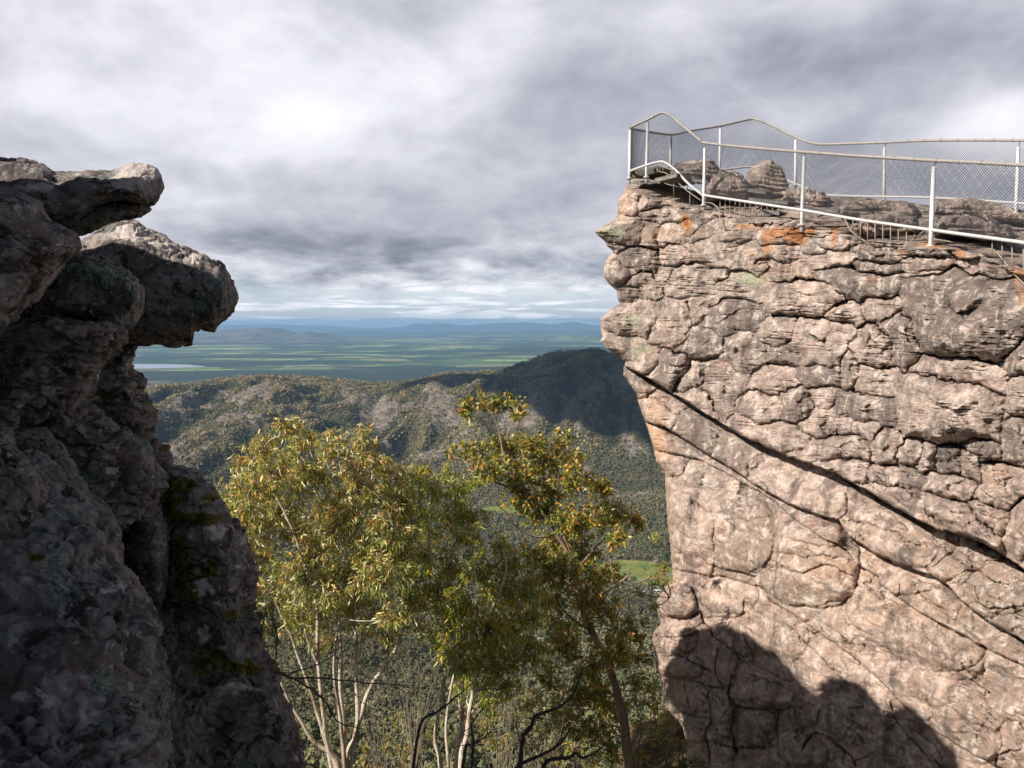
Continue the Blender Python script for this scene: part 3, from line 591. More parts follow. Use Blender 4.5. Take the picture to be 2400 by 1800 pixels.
# ------------------------------------------------------------------ boulders: closed bodies from a measured outline
def outline_rock(name, label, cat, a_pts, b_pts, D, T, mat, axis='v', n=260, m=200, amp=0.05, freq=1.3, ribs=0.0, seed=0, spots=None, sq=0.75, parent=None, rib_dir=(0.15, 0.2, 6.0), tip=0.35, group=None, frac=1.3):
    """axis 'v': for each height v the body runs from a(v) to b(v); axis 'u': for each u from top a(u) to bottom b(u).
    D is the distance of the body's middle (number or list of (s, D)), T its half thickness in metres."""
    a = np.array(a_pts, float); b = np.array(b_pts, float)
    s0 = max(a[0, 0], b[0, 0]); s1 = min(a[-1, 0], b[-1, 0])
    k = np.linspace(0, 1, n); k = 0.5 - 0.5 * np.cos(k * math.pi); k = 0.5 * k + 0.5 * np.linspace(0, 1, n)
    s = s0 + (s1 - s0) * k
    A = np.interp(s, a[:, 0], a[:, 1]); B = np.interp(s, b[:, 0], b[:, 1])
    mid = (A + B) / 2; hw = np.abs(B - A) / 2
    Dm = np.interp(s, *np.array(D, float).T) if isinstance(D, list) else np.full(n, float(D))
    Tm = T * np.minimum(1, (hw / (hw.max() * tip))) ** 0.6
    Tm = Tm * np.sqrt(np.clip(np.minimum(k, 1 - k) * 14, 0.0, 1))
    ph = np.arange(m) / m * 2 * math.pi
    cx = np.sign(np.cos(ph)) * np.abs(np.cos(ph)) ** sq; cy = np.sign(np.sin(ph)) * np.abs(np.sin(ph)) ** sq
    W_ = mid[:, None] + hw[:, None] * cx[None]; DD = Dm[:, None] - Tm[:, None] * cy[None]
    S_ = s[:, None] + 0 * W_
    G = P(W_, S_, DD) if axis == 'v' else P(S_, W_, DD)
    N = grid_normals(G, True)
    cen = G.mean(axis=1, keepdims=True)
    if ((G - cen) * N).sum(-1).mean() < 0: N = -N; flip = True
    else: flip = False
    q = G * freq + seed * 7.3
    d = amp * (1.5 * fbm(q, 5, seed, 0.55) + 0.35 * fbm(q * 7, 4, seed + 3))
    pit = fbm(q * 1.3 + 5, 3, seed + 9); d = d - amp * 0.7 * sstep(np.abs(pit), 0.05, 0.0) * sstep(fbm(q * 0.7, 2, seed + 2), 0.0, 0.3)
    lay = (G * np.array((0.5, 0.25, 5.5))).sum(-1) * 0.9 + 1.6 * fbm(G * 0.8, 4, seed + 31)
    d = d + amp * 0.9 * fbm(np.stack([G[..., 0] * 0.8, G[..., 1] * 0.8, lay * 1.6], -1), 4, seed + 30)
    if ribs:
        rd = np.array(rib_dir); y = (G * rd).sum(-1) + 1.2 * fbm(G * 1.1, 3, seed + 5)
        d = d + ribs * (np.abs(np.sin(y * 2.4)) - 0.5) * (0.6 + fbm(G * 1.4, 3, seed + 6))
    rg1 = 1 - np.abs(fbm(q * 1.7 + 3, 4, seed + 41, 0.6)) * 3; rg2 = 1 - np.abs(fbm(q * 3.5 + 8, 4, seed + 43, 0.5)) * 4
    d = d - amp * 0.55 * np.clip(rg1, 0, 1) ** 2 - amp * 0.20 * np.clip(rg2, 0, 1) ** 2 + amp * 0.22 * np.round(1.6 * fbm(q * 1.2 + 1, 3, seed + 44) * 3) / 3
    for (fr, aa) in ((1.5, 1.0), (4.2, 0.42)):
        pw = np.stack([G[..., 0] * 0.8, G[..., 1] * 0.8, G[..., 2] * 1.5], -1) * fr + 0.55 * np.stack([fbm(G * fr * 1.3 + 5 * kk, 4, seed + 60 + kk) for kk in range(3)], -1)
        f1, f2, val = worley(pw + seed, seed + 70)
        d = d + frac * amp * aa * ((val - 0.5) * 1.1 * sstep(f2 - f1, 0.0, 0.16) - 1.0 * sstep(f2 - f1, 0.07, 0.0) * sstep(val, 0.2, 0.6))
    d = d * np.clip(Tm / T * 1.5, 0, 1)[:, None]
    G = G + N * d[..., None]
    mask = np.zeros(G.shape)
    uu = W_ if axis == 'v' else S_; vv = S_ if axis == 'v' else W_
    for (ch, u, v, su, sv, w) in (spots or []):
        mask[..., 'mlp'.index(ch)] += w * np.exp(-((uu - u) / su) ** 2 - ((vv - v) / sv) ** 2)
    fc = grid_faces(n, m, True)
    if not flip: fc = fc[:, ::-1]
    V = np.concatenate([G.reshape(-1, 3), cen[0], cen[-1]]); i = np.arange(m); j = (i + 1) % m
    caps = np.concatenate([np.stack([i, j, np.full(m, n * m)], 1), np.stack([(n - 1) * m + j, (n - 1) * m + i, np.full(m, n * m + 1)], 1)])
    mk = np.concatenate([mask.reshape(-1, 3), mask[0, :1], mask[-1, :1]])
    o = mesh_np(name, V, [fc, caps], mat, parent, True, {'mask': mk, 'tone': np.full(len(V), 0.05)})
    if parent is None: tag(o, label, cat, group)
    return o
MR = [mat_dark_rock('lichened_rock', 0.0, 0.55, 1), mat_dark_rock('red_brown_rock', 0.04, 0.5, 3), mat_dark_rock('shaded_overhang_rock', 0.0, 0.25, 5)]

# nose-shaped slab at the top
outline_rock('rock_slab', 'long grey slab with a rounded nose painted sun-bright jutting out at the top of the left rocks', 'rock',
    [(-420, 350), (-100, 362), (0, 371), (60, 371), (100, 384), (128, 403), (150, 404), (190, 397), (230, 402), (262, 402), (290, 394), (315, 388), (345, 389), (365, 396), (378, 410), (384, 425), (386, 440)],
    [(-420, 560), (0, 560), (100, 552), (175, 536), (230, 500), (250, 482), (290, 478), (330, 482), (350, 485), (362, 482), (374, 470), (382, 455), (386, 440)],
    7.5, 0.58, MR[0], 'u', 300, 180, 0.035, 2.0, 0.012, 2,
    [('p', 345, 400, 50, 18, 1.8), ('p', 300, 430, 50, 24, 1.4), ('p', 80, 440, 60, 16, .9), ('m', 235, 450, 40, 22, .45), ('l', 60, 400, 60, 16, .5), ('p', 190, 405, 25, 6, .7), ('p', 100, 475, 50, 8, .6)], sq=0.85, frac=0.5)  # pale spots on the nose paint sunlight into the colour
outline_rock('rock_lip', 'dark underside lip with yellow moss below the nose slab', 'rock',
    [(-300, 500), (60, 470), (150, 462), (205, 460), (232, 462), (262, 468), (300, 470), (330, 470), (350, 482), (358, 492)],
    [(-300, 640), (60, 600), (130, 566), (175, 556), (215, 544), (255, 525), (290, 515), (330, 510), (350, 498), (356, 492)],
    7.65, 0.5, MR[2], 'u', 240, 150, 0.03, 2.2, 0.012, 4, [('m', 312, 484, 30, 7, 1.3), ('m', 180, 545, 30, 14, .5)], sq=0.8)
# the big overhanging outcrop
outline_rock('rock_outcrop', 'big dark bulging outcrop overhanging the valley below the nose slab', 'rock',
    [(60, 600), (180, 562), (235, 532), (270, 520), (300, 516), (322, 521), (340, 534), (376, 546), (420, 572), (470, 596), (514, 618), (535, 640), (549, 662), (559, 690), (560, 700)],
    [(60, 800), (200, 798), (262, 802), (310, 805), (370, 808), (412, 812), (449, 808), (452, 800), (449, 782), (470, 773), (488, 778), (503, 779), (508, 766), (530, 752), (548, 730), (556, 712), (560, 700)],
    10.2, 1.15, MR[0], 'u', 420, 320, 0.055, 1.0, 0.035, 6,
    [('p', 310, 540, 50, 16, 1.2), ('p', 395, 570, 50, 16, 1.2), ('p', 460, 606, 30, 12, 1.1), ('m', 360, 590, 40, 14, .3), ('p', 250, 545, 40, 20, .35)], sq=0.8, rib_dir=(1.2, 0.4, -0.5), frac=0.45)  # pale spots along the top slope are painted sunlit patches
outline_rock('rock_block', 'dark block with a shaggy crust of pale green lichen under the outcrop top', 'rock',
    [(40, 650), (120, 640), (140, 622), (165, 604), (200, 592), (250, 605), (300, 632), (325, 655), (340, 680)],
    [(40, 790), (100, 780), (200, 790), (270, 785), (300, 765), (320, 745), (333, 720), (338, 700), (340, 680)],
    7.9, 0.9, MR[0], 'u', 260, 220, 0.05, 1.5, 0.0, 8, [('l', 190, 625, 70, 26, 1.0), ('l', 270, 660, 60, 40, .85), ('p', 290, 640, 50, 12, .6), ('l', 330, 710, 14, 26, .6), ('l', 150, 650, 40, 20, .5)], sq=0.8)
outline_rock('ribbed_rock', 'brown ribbed bulge of rock at the left below the nose slab', 'rock',
    [(440, -340), (500, -400), (620, -420), (800, -380), (860, -300)],
    [(440, 40), (470, 90), (500, 108), (530, 140), (548, 172), (562, 184), (580, 188), (592, 178), (612, 155), (650, 128), (690, 95), (730, 55), (765, 28), (800, -5), (860, -300)],
    6.4, 0.95, MR[1], 'v', 300, 220, 0.03, 1.6, 0.035, 12, [('p', 130, 555, 40, 14, .55), ('p', 150, 575, 30, 8, .6), ('p', 60, 480, 60, 12, .5)], sq=0.85, rib_dir=(-0.6, 0.3, 5.0))
outline_rock('overhang_rock', 'deep shaded overhang rock tapering down behind the ribbed bulge', 'rock',
    [(740, -340), (800, -380), (900, -380), (1010, -340), (1040, -200)],
    [(740, 250), (775, 300), (800, 292), (830, 268), (870, 236), (920, 226), (960, 190), (990, 140), (1015, 90), (1030, 40), (1040, -200)],
    7.6, 1.1, MR[2], 'v', 260, 200, 0.05, 1.2, 0.02, 14, [], sq=0.85)
# sunlit ledges climbing behind the overhang
outline_rock('rock_ledge', 'stacked sunlit ledges seen under the overhanging outcrop', 'rock',
    [(796, 268), (815, 262), (850, 240), (890, 220), (930, 190), (1000, 120), (1080, 100), (1200, 160), (1300, 300)],
    [(796, 318), (806, 326), (820, 328), (838, 320), (852, 322), (872, 330), (885, 343), (900, 347), (914, 346), (925, 353), (940, 359), (960, 356), (985, 360), (1000, 366), (1020, 370), (1050, 378), (1075, 398), (1090, 404), (1120, 410), (1200, 420), (1300, 430)],
    10.3, 0.95, MR[0], 'v', 340, 260, 0.10, 1.5, 0.07, 17, [('p', 290, 850, 50, 40, .55), ('p', 300, 905, 50, 20, .6), ('m', 225, 917, 20, 12, 1.1), ('m', 232, 958, 24, 8, 1.1), ('m', 325, 908, 12, 6, .9), ('m', 385, 1050, 12, 14, .9)], sq=0.85, rib_dir=(0.6, 0.2, 4.0))
outline_rock('rock_bluff', 'weathered rock face with teal lichen stripes in the middle of the left rocks', 'rock',
    [(930, -100), (980, 60), (1050, 20), (1200, 0), (1300, 60), (1420, 150)],
    [(930, 160), (960, 205), (1000, 262), (1040, 340), (1062, 356), (1085, 368), (1110, 384), (1140, 398), (1165, 400), (1190, 385), (1210, 360), (1260, 300), (1330, 280), (1420, 260)],
    8.3, 1.3, MR[1], 'v', 340, 260, 0.07, 1.2, 0.03, 19, [('l', 300, 1030, 60, 22, .9), ('l', 210, 990, 45, 18, .7), ('p', 262, 1100, 22, 12, .9), ('p', 196, 1065, 12, 12, .9), ('l', 370, 1150, 24, 14, .6), ('p', 330, 1120, 40, 16, .4)], sq=0.85, rib_dir=(0.8, 0.2, 3.0))
outline_rock('rock_column', 'smooth grey hanging column of rock in the dark cleft', 'rock',
    [(1150, 300), (1200, 290), (1280, 296), (1350, 330), (1420, 362), (1450, 372)],
    [(1150, 378), (1200, 385), (1250, 400), (1280, 402), (1320, 398), (1380, 388), (1410, 380), (1440, 376), (1450, 374)],
    8.0, 0.45, MR[0], 'v', 220, 140, 0.03, 1.6, 0.0, 23, [('l', 380, 1250, 16, 50, .3)], sq=0.9)
outline_rock('mossy_slab', 'leaning slab with olive moss cushions and pink bare patches beside the gum trees', 'rock',
    [(1090, 380), (1130, 350), (1250, 340), (1450, 350), (1650, 380), (1900, 380)],
    [(1090, 430), (1100, 452), (1118, 478), (1150, 512), (1180, 527), (1215, 537), (1245, 566), (1290, 575), (1330, 585), (1370, 590), (1400, 585), (1450, 596), (1520, 612), (1560, 645), (1620, 662), (1680, 680), (1740, 702), (1800, 722), (1900, 760)],
    9.0, [1.2][0], MR[0], 'v', 420, 300, 0.07, 1.3, 0.03, 27,
    [('m', 425, 1130, 40, 22, 1.2), ('m', 490, 1168, 26, 10, 1.1), ('m', 480, 1215, 55, 16, 1.2), ('m', 400, 1180, 30, 40, .8), ('m', 495, 1335, 26, 18, 1.0), ('m', 450, 1400, 40, 60, .6), ('m', 540, 1440, 40, 16, .9), ('m', 590, 1560, 60, 26, 1.0), ('m', 480, 1560, 60, 50, .8), ('m', 420, 1300, 40, 90, .7),
     ('p', 500, 1245, 34, 24, 1.1), ('p', 475, 1375, 24, 28, 1.2), ('p', 560, 1330, 18, 12, .8), ('p', 465, 1490, 24, 26, 1.0), ('l', 520, 1310, 30, 14, .5), ('p', 565, 1265, 12, 20, .7)], sq=0.8)
outline_rock('leaning_rock', 'crusty triangular rock at the foot of the mossy slab', 'rock',
    [(1580, 520), (1620, 480), (1660, 452), (1720, 440), (1800, 430), (1960, 420)],
    [(1580, 545), (1590, 562), (1608, 600), (1615, 640), (1628, 664), (1660, 684), (1700, 697), (1750, 706), (1800, 716), (1960, 760)],
    8.0, 0.7, MR[1], 'v', 260, 220, 0.04, 1.6, 0.0, 31, [('p', 540, 1615, 50, 22, 1.0), ('p', 650, 1660, 30, 30, .6), ('l', 560, 1640, 50, 12, .5), ('p', 700, 1780, 20, 20, .5)], sq=0.82)
outline_rock('foreground_rock', 'massive dark foreground rock covered in grey and green lichen blotches', 'rock',
    [(1000, 20), (1060, -60), (1200, -300), (1500, -400), (2000, -400)],
    [(1000, 110), (1040, 148), (1088, 172), (1146, 204), (1207, 256), (1240, 280), (1272, 289), (1308, 292), (1355, 325), (1402, 357), (1453, 372), (1525, 383), (1580, 397), (1627, 409), (1663, 406), (1724, 416), (1800, 427), (2000, 450)],
    [(1000, 7.0), (1300, 6.0), (1800, 5.0), (2000, 4.8)], 1.0, MR[1], 'v', 460, 340, 0.055, 1.6, 0.02, 35,
    [('l', 130, 1330, 34, 40, 1.2), ('l', 140, 1400, 34, 60, .9), ('l', 245, 1590, 34, 32, 1.4), ('m', 80, 1300, 26, 14, 1.1), ('p', 45, 1490, 36, 14, .8), ('p', 45, 1625, 28, 12, .8), ('p', 250, 1380, 40, 12, .6), ('p', 150, 1590, 20, 30, .6), ('p', 290, 1360, 16, 20, .7)], sq=0.85, rib_dir=(2.0, 0.5, 1.0), frac=0.7)
outline_rock('boulder', 'round grey boulder blotched with black at the left edge', 'rock',
    [(990, -200), (1060, -260), (1200, -260), (1340, -120)],
    [(990, 10), (1005, 30), (1030, 36), (1050, 33), (1070, 62), (1085, 92), (1120, 106), (1156, 112), (1200, 108), (1250, 95), (1290, 74), (1315, 45), (1340, 0)],
    5.6, 0.6, MR[0], 'v', 260, 200, 0.03, 2.0, 0.0, 39, [('p', 80, 1080, 26, 20, .5), ('l', 30, 1130, 30, 40, .3), ('p', 20, 1230, 30, 30, .4)], sq=0.85)
outline_rock('dark_rock', 'low dark rock lying in the cleft behind the foreground rock', 'rock',
    [(1180, 240), (1300, 200), (1500, 240), (2000, 300)], [(1180, 330), (1300, 440), (1500, 500), (1700, 520), (2000, 560)],
    9.6, 0.9, MR[2], 'v', 160, 120, 0.06, 1.5, 0.0, 43, [('m', 420, 1500, 50, 80, .6)], sq=0.85)

# the rest of the left-hand rock mass, beside and behind the viewpoint: it throws the shade over the left rocks
def lump(name, label, c, r, mat, seed, amp=0.5, n=120, m=160):
    th = np.linspace(0.001, math.pi - 0.001, n)[:, None]; ph = (np.arange(m) / m * 2 * math.pi)[None]
    d = np.stack([np.sin(th) * np.cos(ph), np.sin(th) * np.sin(ph), np.cos(th) + 0 * ph], -1)
    d = np.sign(d) * np.abs(d) ** 0.8
    G = np.array(c) + d * np.array(r); G = G + d * (amp * fbm(G * 0.55, 5, seed))[..., None]
    return tag(mesh_np(name, G, grid_faces(n, m, True), mat, None, True, {'mask': np.zeros((n * m, 3)), 'tone': np.full(n * m, .5)}), label, 'rock')
lump('rock_wall', 'high rock wall rising beside the viewing spot', (-8.6, 1.0, -0.9), (3.3, 4.6, 3.6), MR[1], 51, 0.9)
lump('rock_wall', 'broad rock mass behind the viewing spot', (-4.5, -6.5, -1.5), (4.2, 4.0, 4.2), MR[1], 53, 0.8)
lump('rock_hump', 'unseen rock left of the ribbed bulge, added to cast shadow low on the right cliff', (-4.95, 5.3, 0.9), (1.05, 1.3, 2.0), MR[0], 59, 0.35)  # out-of-view rock added to lengthen the shadow on the right cliff
lump('boulder', 'unseen boulder added left of the big overhanging outcrop to shade it', (-6.9, 7.0, 1.2), (1.2, 1.4, 1.95), MR[0], 60, 0.35)  # added out of view to darken the outcrop's lower face
lump('rock_shelf', 'flat rock shelf underfoot at the viewing spot', (-1.0, -2.2, -3.4), (3.2, 3.4, 1.8), MR[0], 57, 0.3)

# ------------------------------------------------------------------ terrain: slope, valley, range
RIDGE = [(-900, 860), (-300, 870), (200, 915), (360, 911), (420, 910), (455, 905), (500, 893), (560, 888), (620, 888), (690, 884), (760, 886), (810, 893), (850, 901), (900, 899), (960, 893),
         (1020, 884), (1080, 878), (1130, 873), (1170, 873), (1220, 852), (1260, 838), (1300, 829), (1350, 823), (1400, 825), (1440, 835), (1500, 862), (1560, 885), (1700, 900), (2400, 890), (3600, 860)]
YR = 3200.0
PROF = [(0, -7.5), (6, -7.8), (14, -12), (50, -40), (200, -112), (400, -200), (700, -296), (1000, -372), (1300, -425), (1500, -448), (1800, -450), (2000, -435)]
def terrain(x, y):
    x = np.asarray(x, float); y = np.asarray(y, float)
    near = np.interp(y, *np.array(PROF, float).T)
    u = 1200 + F * x / np.maximum(y, 60)
    a = x / YR * F + 1200
    crest = -(np.interp(a, *np.array(RIDGE, float).T) - 750) / F * YR
    yf = 2050 + 160 * fbm(p3(x / 700, 0 * x, 5.0), 2, 3) - 500 * sstep(-x, 250, 900) + 150 * sstep(x, 0, 500)
    tt = np.clip((y - yf) / (YR - yf), 0, 1)
    rise = -440 + (crest + 440) * (0.50 * tt + 0.50 * np.sin(tt * math.pi / 2) ** 1.3)
    back = crest - np.clip(y - YR, 0, None) * 0.19
    far = np.where(y > YR, np.maximum(back, -503), rise)
    hgt = sstep(tt, 0.02, 0.35) * sstep(y, 6500, 3300)
    q = p3(x / 420 + 0.25 * y / 420, y / 900)
    g = fbm(q, 5, 40); rid = 1 - 2 * np.abs(fbm(p3(x / 330 - y / 1400, y / 1100, 4.0), 4, 41))
    damp = 1 - 0.85 * np.exp(-((y - YR) / 260) ** 2)
    far = far + hgt * damp * (92 * g + 82 * (rid - 0.6) + 20 * (1 - 2.4 * np.abs(fbm(p3(x / 110 - y / 500, y / 330, 2.0), 3, 49)))) + hgt * 9 * fbm(p3(x / 70, y / 70), 4, 43)
    spur = 90 * np.exp(-((x + 640) / 190) ** 2) * np.exp(-((y - 1560) / 330) ** 2)
    z = np.where(y < yf, near, far); w = sstep(y, yf - 250, yf + 120)
    z = near * (1 - w) + far * w
    nr = 1 - sstep(y, 1250, 1500)
    z = z + nr * sstep(y, 30, 300) * (26 * fbm(p3(x / 240, y / 240), 4, 47)) + spur
    z = z + 1.2 * fbm(p3(x / 9, y / 9), 3, 48) * (y < 120)
    return z
FIELDS = [(300, 1385, 110, 95), (215, 1500, 80, 70), (20, 1960, 95, 40), (420, 1500, 120, 120), (350, 1240, 50, 45)]     # cleared paddocks: x, y, rx, ry
def clear(x, y):
    c = np.zeros(np.shape(x))
    w = 0.35 * fbm(p3(x / 90, y / 90), 3, 90)
    for (cx, cy, rx, ry) in FIELDS:
        c = np.maximum(c, sstep(1 - np.sqrt(((x - cx) / rx) ** 2 + ((y - cy) / ry) ** 2) + w, -0.02, 0.06))
    return c
def rocky(x, y, z):
    n = fbm(p3(x / 150, y / 220), 5, 55) + 0.30 * fbm(p3(x / 40, y / 60), 4, 56)
    r = sstep(n, 0.06, 0.20) * sstep(y, 1900, 2250)
    # named outcrops: broad pale bluffs on the facing slope
    for (u, v, su, sv, w) in [(680, 930, 110, 36, .9), (560, 985, 80, 40, .6), (1050, 935, 60, 40, 1.0), (1000, 990, 70, 30, .8), (1180, 985, 120, 36, .6), (880, 960, 40, 30, .7), (420, 1060, 60, 60, 1.0), (400, 985, 40, 30, .8), (700, 885, 60, 7, .7), (1380, 1050, 110, 30, .7), (860, 1000, 50, 40, .5), (1120, 920, 40, 20, .5), (1560, 1080, 60, 50, .9)]:
        uu = 1200 + F * x / np.maximum(y, 60); vv = 750 - F * z / np.maximum(y, 60)
        r = r + w * np.exp(-((uu - u) / su) ** 2 - ((vv - v) / sv) ** 2) * sstep(n, -0.25, 0.10)
    return np.clip(r, 0, 1)
def mat_terrain():
    m, t, b = new_mat('bush_ground', 0.95, 0.1)
    geo = t.node('ShaderNodeNewGeometry').outputs['Position']
    s = t.node('ShaderNodeSeparateColor'); t.l.new(t.attr('mask'), s.inputs[0]); rock, clr, _ = s.outputs
    n = t.noise(geo, 0.035, 8, 0.7, 0.5); n2 = t.noise(geo, 0.15, 6, 0.7)
    bush = t.mix(t.step(n, 0.35, 0.65), (0.055, 0.060, 0.028), (0.13, 0.115, 0.065))
    bush = t.mix(t.step(n2, 0.45, 0.65, 0, 0.6), bush, (0.17, 0.135, 0.095))
    rk = t.mix(t.step(t.noise(t.mapping(geo, (1, 1, 2)), 0.06, 9, 0.75, 0.8), 0.36, 0.62), (0.11, 0.10, 0.075), (0.33, 0.27, 0.23))
    c = t.mix(t.step(t.math('ADD', rock, t.math('MULTIPLY', t.math('SUBTRACT', n2, 0.5), 1.2)), 0.3, 0.6), bush, rk)
    gr = t.mix(t.step(n, 0.4, 0.62), (0.17, 0.235, 0.05), (0.30, 0.29, 0.10))
    c = t.mix(clr, c, gr)
    t.l.new(c, b.inputs['Base Color'])
    h = t.math('ADD', t.noise(t.mapping(geo, (1, 1, 1.5)), 0.05, 9, 0.75, 0.5), t.math('MULTIPLY', t.math('MULTIPLY', rock, t.noise(geo, 0.12, 6, 0.8)), 1.0))
    bump(t, b, h, 0.6, 14.0)
    return m
def mat_plain():
    m, t, b = new_mat('farm_plain', 0.95, 0.1)
    geo = t.node('ShaderNodeNewGeometry').outputs['Position']
    g = t.mapping(geo, (1 / 700, 1 / 620, 0), (0, 0, 0.12))
    v = t.node('ShaderNodeTexVoronoi'); v.distance = 'CHEBYCHEV'; t.put(v.inputs['Vector'], g); v.inputs['Scale'].default_value = 1.0
    sc = t.node('ShaderNodeSeparateColor'); t.l.new(v.outputs['Color'], sc.inputs[0])
    c = t.mix(t.step(sc.outputs[0], 0.3, 0.7), (0.04, 0.085, 0.035), (0.095, 0.165, 0.05))
    c = t.mix(t.step(sc.outputs[1], 0.62, 0.80), c, (0.30, 0.40, 0.14)); c = t.mix(t.step(sc.outputs[2], 0.74, 0.9), c, (0.26, 0.25, 0.13))
    # broad dark belts: woodland, with cloud shadow painted into the same colour
    w = t.noise(t.mapping(geo, (1 / 4200, 1 / 1900, 0)), 1.0, 7, 0.62, 0.6); w2 = t.noise(t.mapping(geo, (1 / 1500, 1 / 900, 0), loc=(3, 7, 0)), 1.0, 9, 0.72, 0.4)
    yy = t.node('ShaderNodeSeparateXYZ'); t.l.new(geo, yy.inputs[0])
    near = t.step(yy.outputs[1], 5500, 11000, 0.085, -0.03)
    c = t.mix(t.step(t.math('ADD', w, near), 0.475, 0.52), c, (0.028, 0.042, 0.028))
    c = t.mix(t.step(w2, 0.52, 0.56), c, (0.034, 0.048, 0.03))
    trees = t.noise(t.mapping(geo, (1 / 150, 1 / 100, 0)), 1.0, 5, 0.8)
    c = t.mix(t.step(trees, 0.55, 0.60, 0, 0.85), c, (0.035, 0.048, 0.028))
    t.l.new(c, b.inputs['Base Color']); return m
M_TERR = mat_terrain(); M_PLAIN = mat_plain()
def build_terrain():
    yk = np.concatenate([np.geomspace(5, 1400, 200), np.linspace(1405, 3350, 420), np.geomspace(3360, 7500, 60)])[:, None]
    ak = np.linspace(-1.05, 1.05, 620)[None, :]
    Y_ = yk + 0 * ak; X_ = ak * (np.minimum(yk, 6000) * 0.80 + 30)
    Z_ = terrain(X_, Y_)
    bl = sstep(Y_, 200, 400)
    Z_ = Z_ + (rocky(X_, Y_, Z_)) * (16 * np.abs(fbm(p3(X_ / 34, Y_ / 34), 4, 91)) + 6 * fbm(p3(X_ / 10, Y_ / 10), 2, 92)) * sstep(Y_, 3190, 3100)
    mask = np.stack([rocky(X_, Y_, Z_), clear(X_, Y_), 0 * X_], -1)
    G = np.stack([X_, Y_, Z_], -1)
    o = mesh_np('hillside', G, grid_faces(*G.shape[:2])[:, ::-1], M_TERR, None, True, {'mask': mask.reshape(-1, 3)}); tag(o, kind='structure')
build_terrain()
V = [(-45000, -3000, -500), (45000, -3000, -500), (45000, 54000, -500), (-45000, 54000, -500)]
tag(mesh_np('plain', V, [[[0, 1, 2, 3]]], M_PLAIN, None, False), kind='structure')
# the lake, a sheet just over the plain
m, t_, b = new_mat('lake_water', 0.35, 0.5); b.inputs['Base Color'].default_value = (0.31, 0.36, 0.46, 1)
th = np.linspace(0, 2 * math.pi, 90, endpoint=False)
rad = 1 + 0.25 * fbm(p3(np.cos(th) * 1.3, np.sin(th) * 1.3), 4, 66)
LV = np.stack([-4450 + 1150 * np.cos(th) * rad, 9150 + 520 * np.sin(th) * rad, np.full(90, -497.0)], 1)
tag(mesh_np('lake', LV, [[list(range(90))]], m, None, False), kind='structure')

# ranges and hills far out on the plain
def far_hill(name, pts, dist, base, mcol, depth, seed, rough=1.0):
    m, t, b = new_mat('far_hill', 0.95, 0.1)
    geo = t.node('ShaderNodeNewGeometry').outputs['Position']
    t.l.new(t.mix(t.step(t.noise(geo, 1 / 500, 8, 0.7, 0.4), 0.4, 0.62), mcol, tuple(q * 2.1 for q in mcol)), b.inputs['Base Color'])
    pts = np.array(pts, float); nx, ny = 320, 60
    u = np.linspace(pts[0, 0], pts[-1, 0], nx)[None, :]; k = np.linspace(-1, 1, ny)[:, None]
    top = (750 - np.interp(u, pts[:, 0], pts[:, 1])) / F * dist - base
    x = (u - 1200) / F * dist + 0 * k; y = dist + k * depth + 0 * u
    prof = np.clip(np.cos(k * math.pi / 2), 0, 1) ** 1.2
    z = base + np.clip(top, 0, None) * prof * (1 + 0.5 * rough * (1 - prof) * fbm(p3(x / dist * 60, y / dist * 60), 4, seed)) + top * 0.06 * fbm(p3(x / dist * 180, y / dist * 180), 3, seed + 1)
    o = mesh_np(name, np.stack([x, y, z - 6], -1), grid_faces(ny, nx)[:, ::-1], m, None, True); tag(o, kind='structure')
far_hill('hills', [(330, 800), (400, 792), (453, 782), (520, 774), (560, 771), (594, 769), (630, 768), (655, 770), (685, 779), (700, 782), (723, 777), (750, 779), (782, 789), (820, 796)], 21000, -500, (0.075, 0.07, 0.05), 2200, 5)
far_hill('hills', [(380, 773), (505, 764), (560, 761), (650, 760), (700, 762), (750, 762), (800, 766), (860, 769), (920, 767), (960, 768), (1000, 775)], 46000, -500, (0.05, 0.06, 0.05), 5000, 6)
far_hill('hills', [(880, 775), (930, 768), (975, 758), (1005, 759), (1030, 756), (1060, 760), (1100, 762), (1130, 758), (1180, 756), (1230, 755), (1265, 757), (1290, 760), (1320, 757), (1342, 753), (1362, 757), (1400, 763), (1500, 768), (1800, 770)], 42000, -500, (0.045, 0.06, 0.055), 4500, 7)
far_hill('hills', [(700, 784), (780, 778), (830, 774), (900, 777), (1000, 779), (1080, 775), (1150, 777), (1250, 775), (1350, 776), (1380, 772), (1420, 776), (1600, 780)], 30000, -500, (0.04, 0.06, 0.045), 2500, 8)
far_hill('hills', [(1280, 792), (1310, 788), (1338, 784), (1370, 787), (1420, 793)], 21500, -500, (0.09, 0.12, 0.05), 1200, 9)

# ------------------------------------------------------------------ forest canopy on the slopes (beyond counting)
def crown_template(nt, seed, big):
    r = np.random.default_rng(seed)
    V = []
    nl = r.integers(3, 6); lob = r.normal(size=(nl, 3)) * [0.45, 0.45, 0.25] + [0, 0, 0.55]
    for k in range(nt):
        c = lob[r.integers(nl)]; d = r.normal(size=3); d /= np.linalg.norm(d); d[2] = abs(d[2]) * 0.9 if r.random() < 0.8 else d[2]
        p = c + d * r.uniform(0.35, 0.55) * [1, 1, 0.75]
        a = np.cross(d, r.normal(size=3)); a /= np.linalg.norm(a); bb = np.cross(d, a)
        s = big * r.uniform(0.6, 1.3); n = d * s * 0.5
        V += [p + a * s + n * r.uniform(-1, 1), p - a * s * 0.6 + bb * s * 0.9 + n * r.uniform(-1, 1), p - a * s * 0.5 - bb * s * 0.8 + n * r.uniform(-1, 1)]
    return np.array(V)
FOREST_COLS = np.array([(0.060, 0.068, 0.030), (0.095, 0.098, 0.042), (0.125, 0.115, 0.058), (0.070, 0.088, 0.048), (0.145, 0.125, 0.080), (0.050, 0.062, 0.032)])
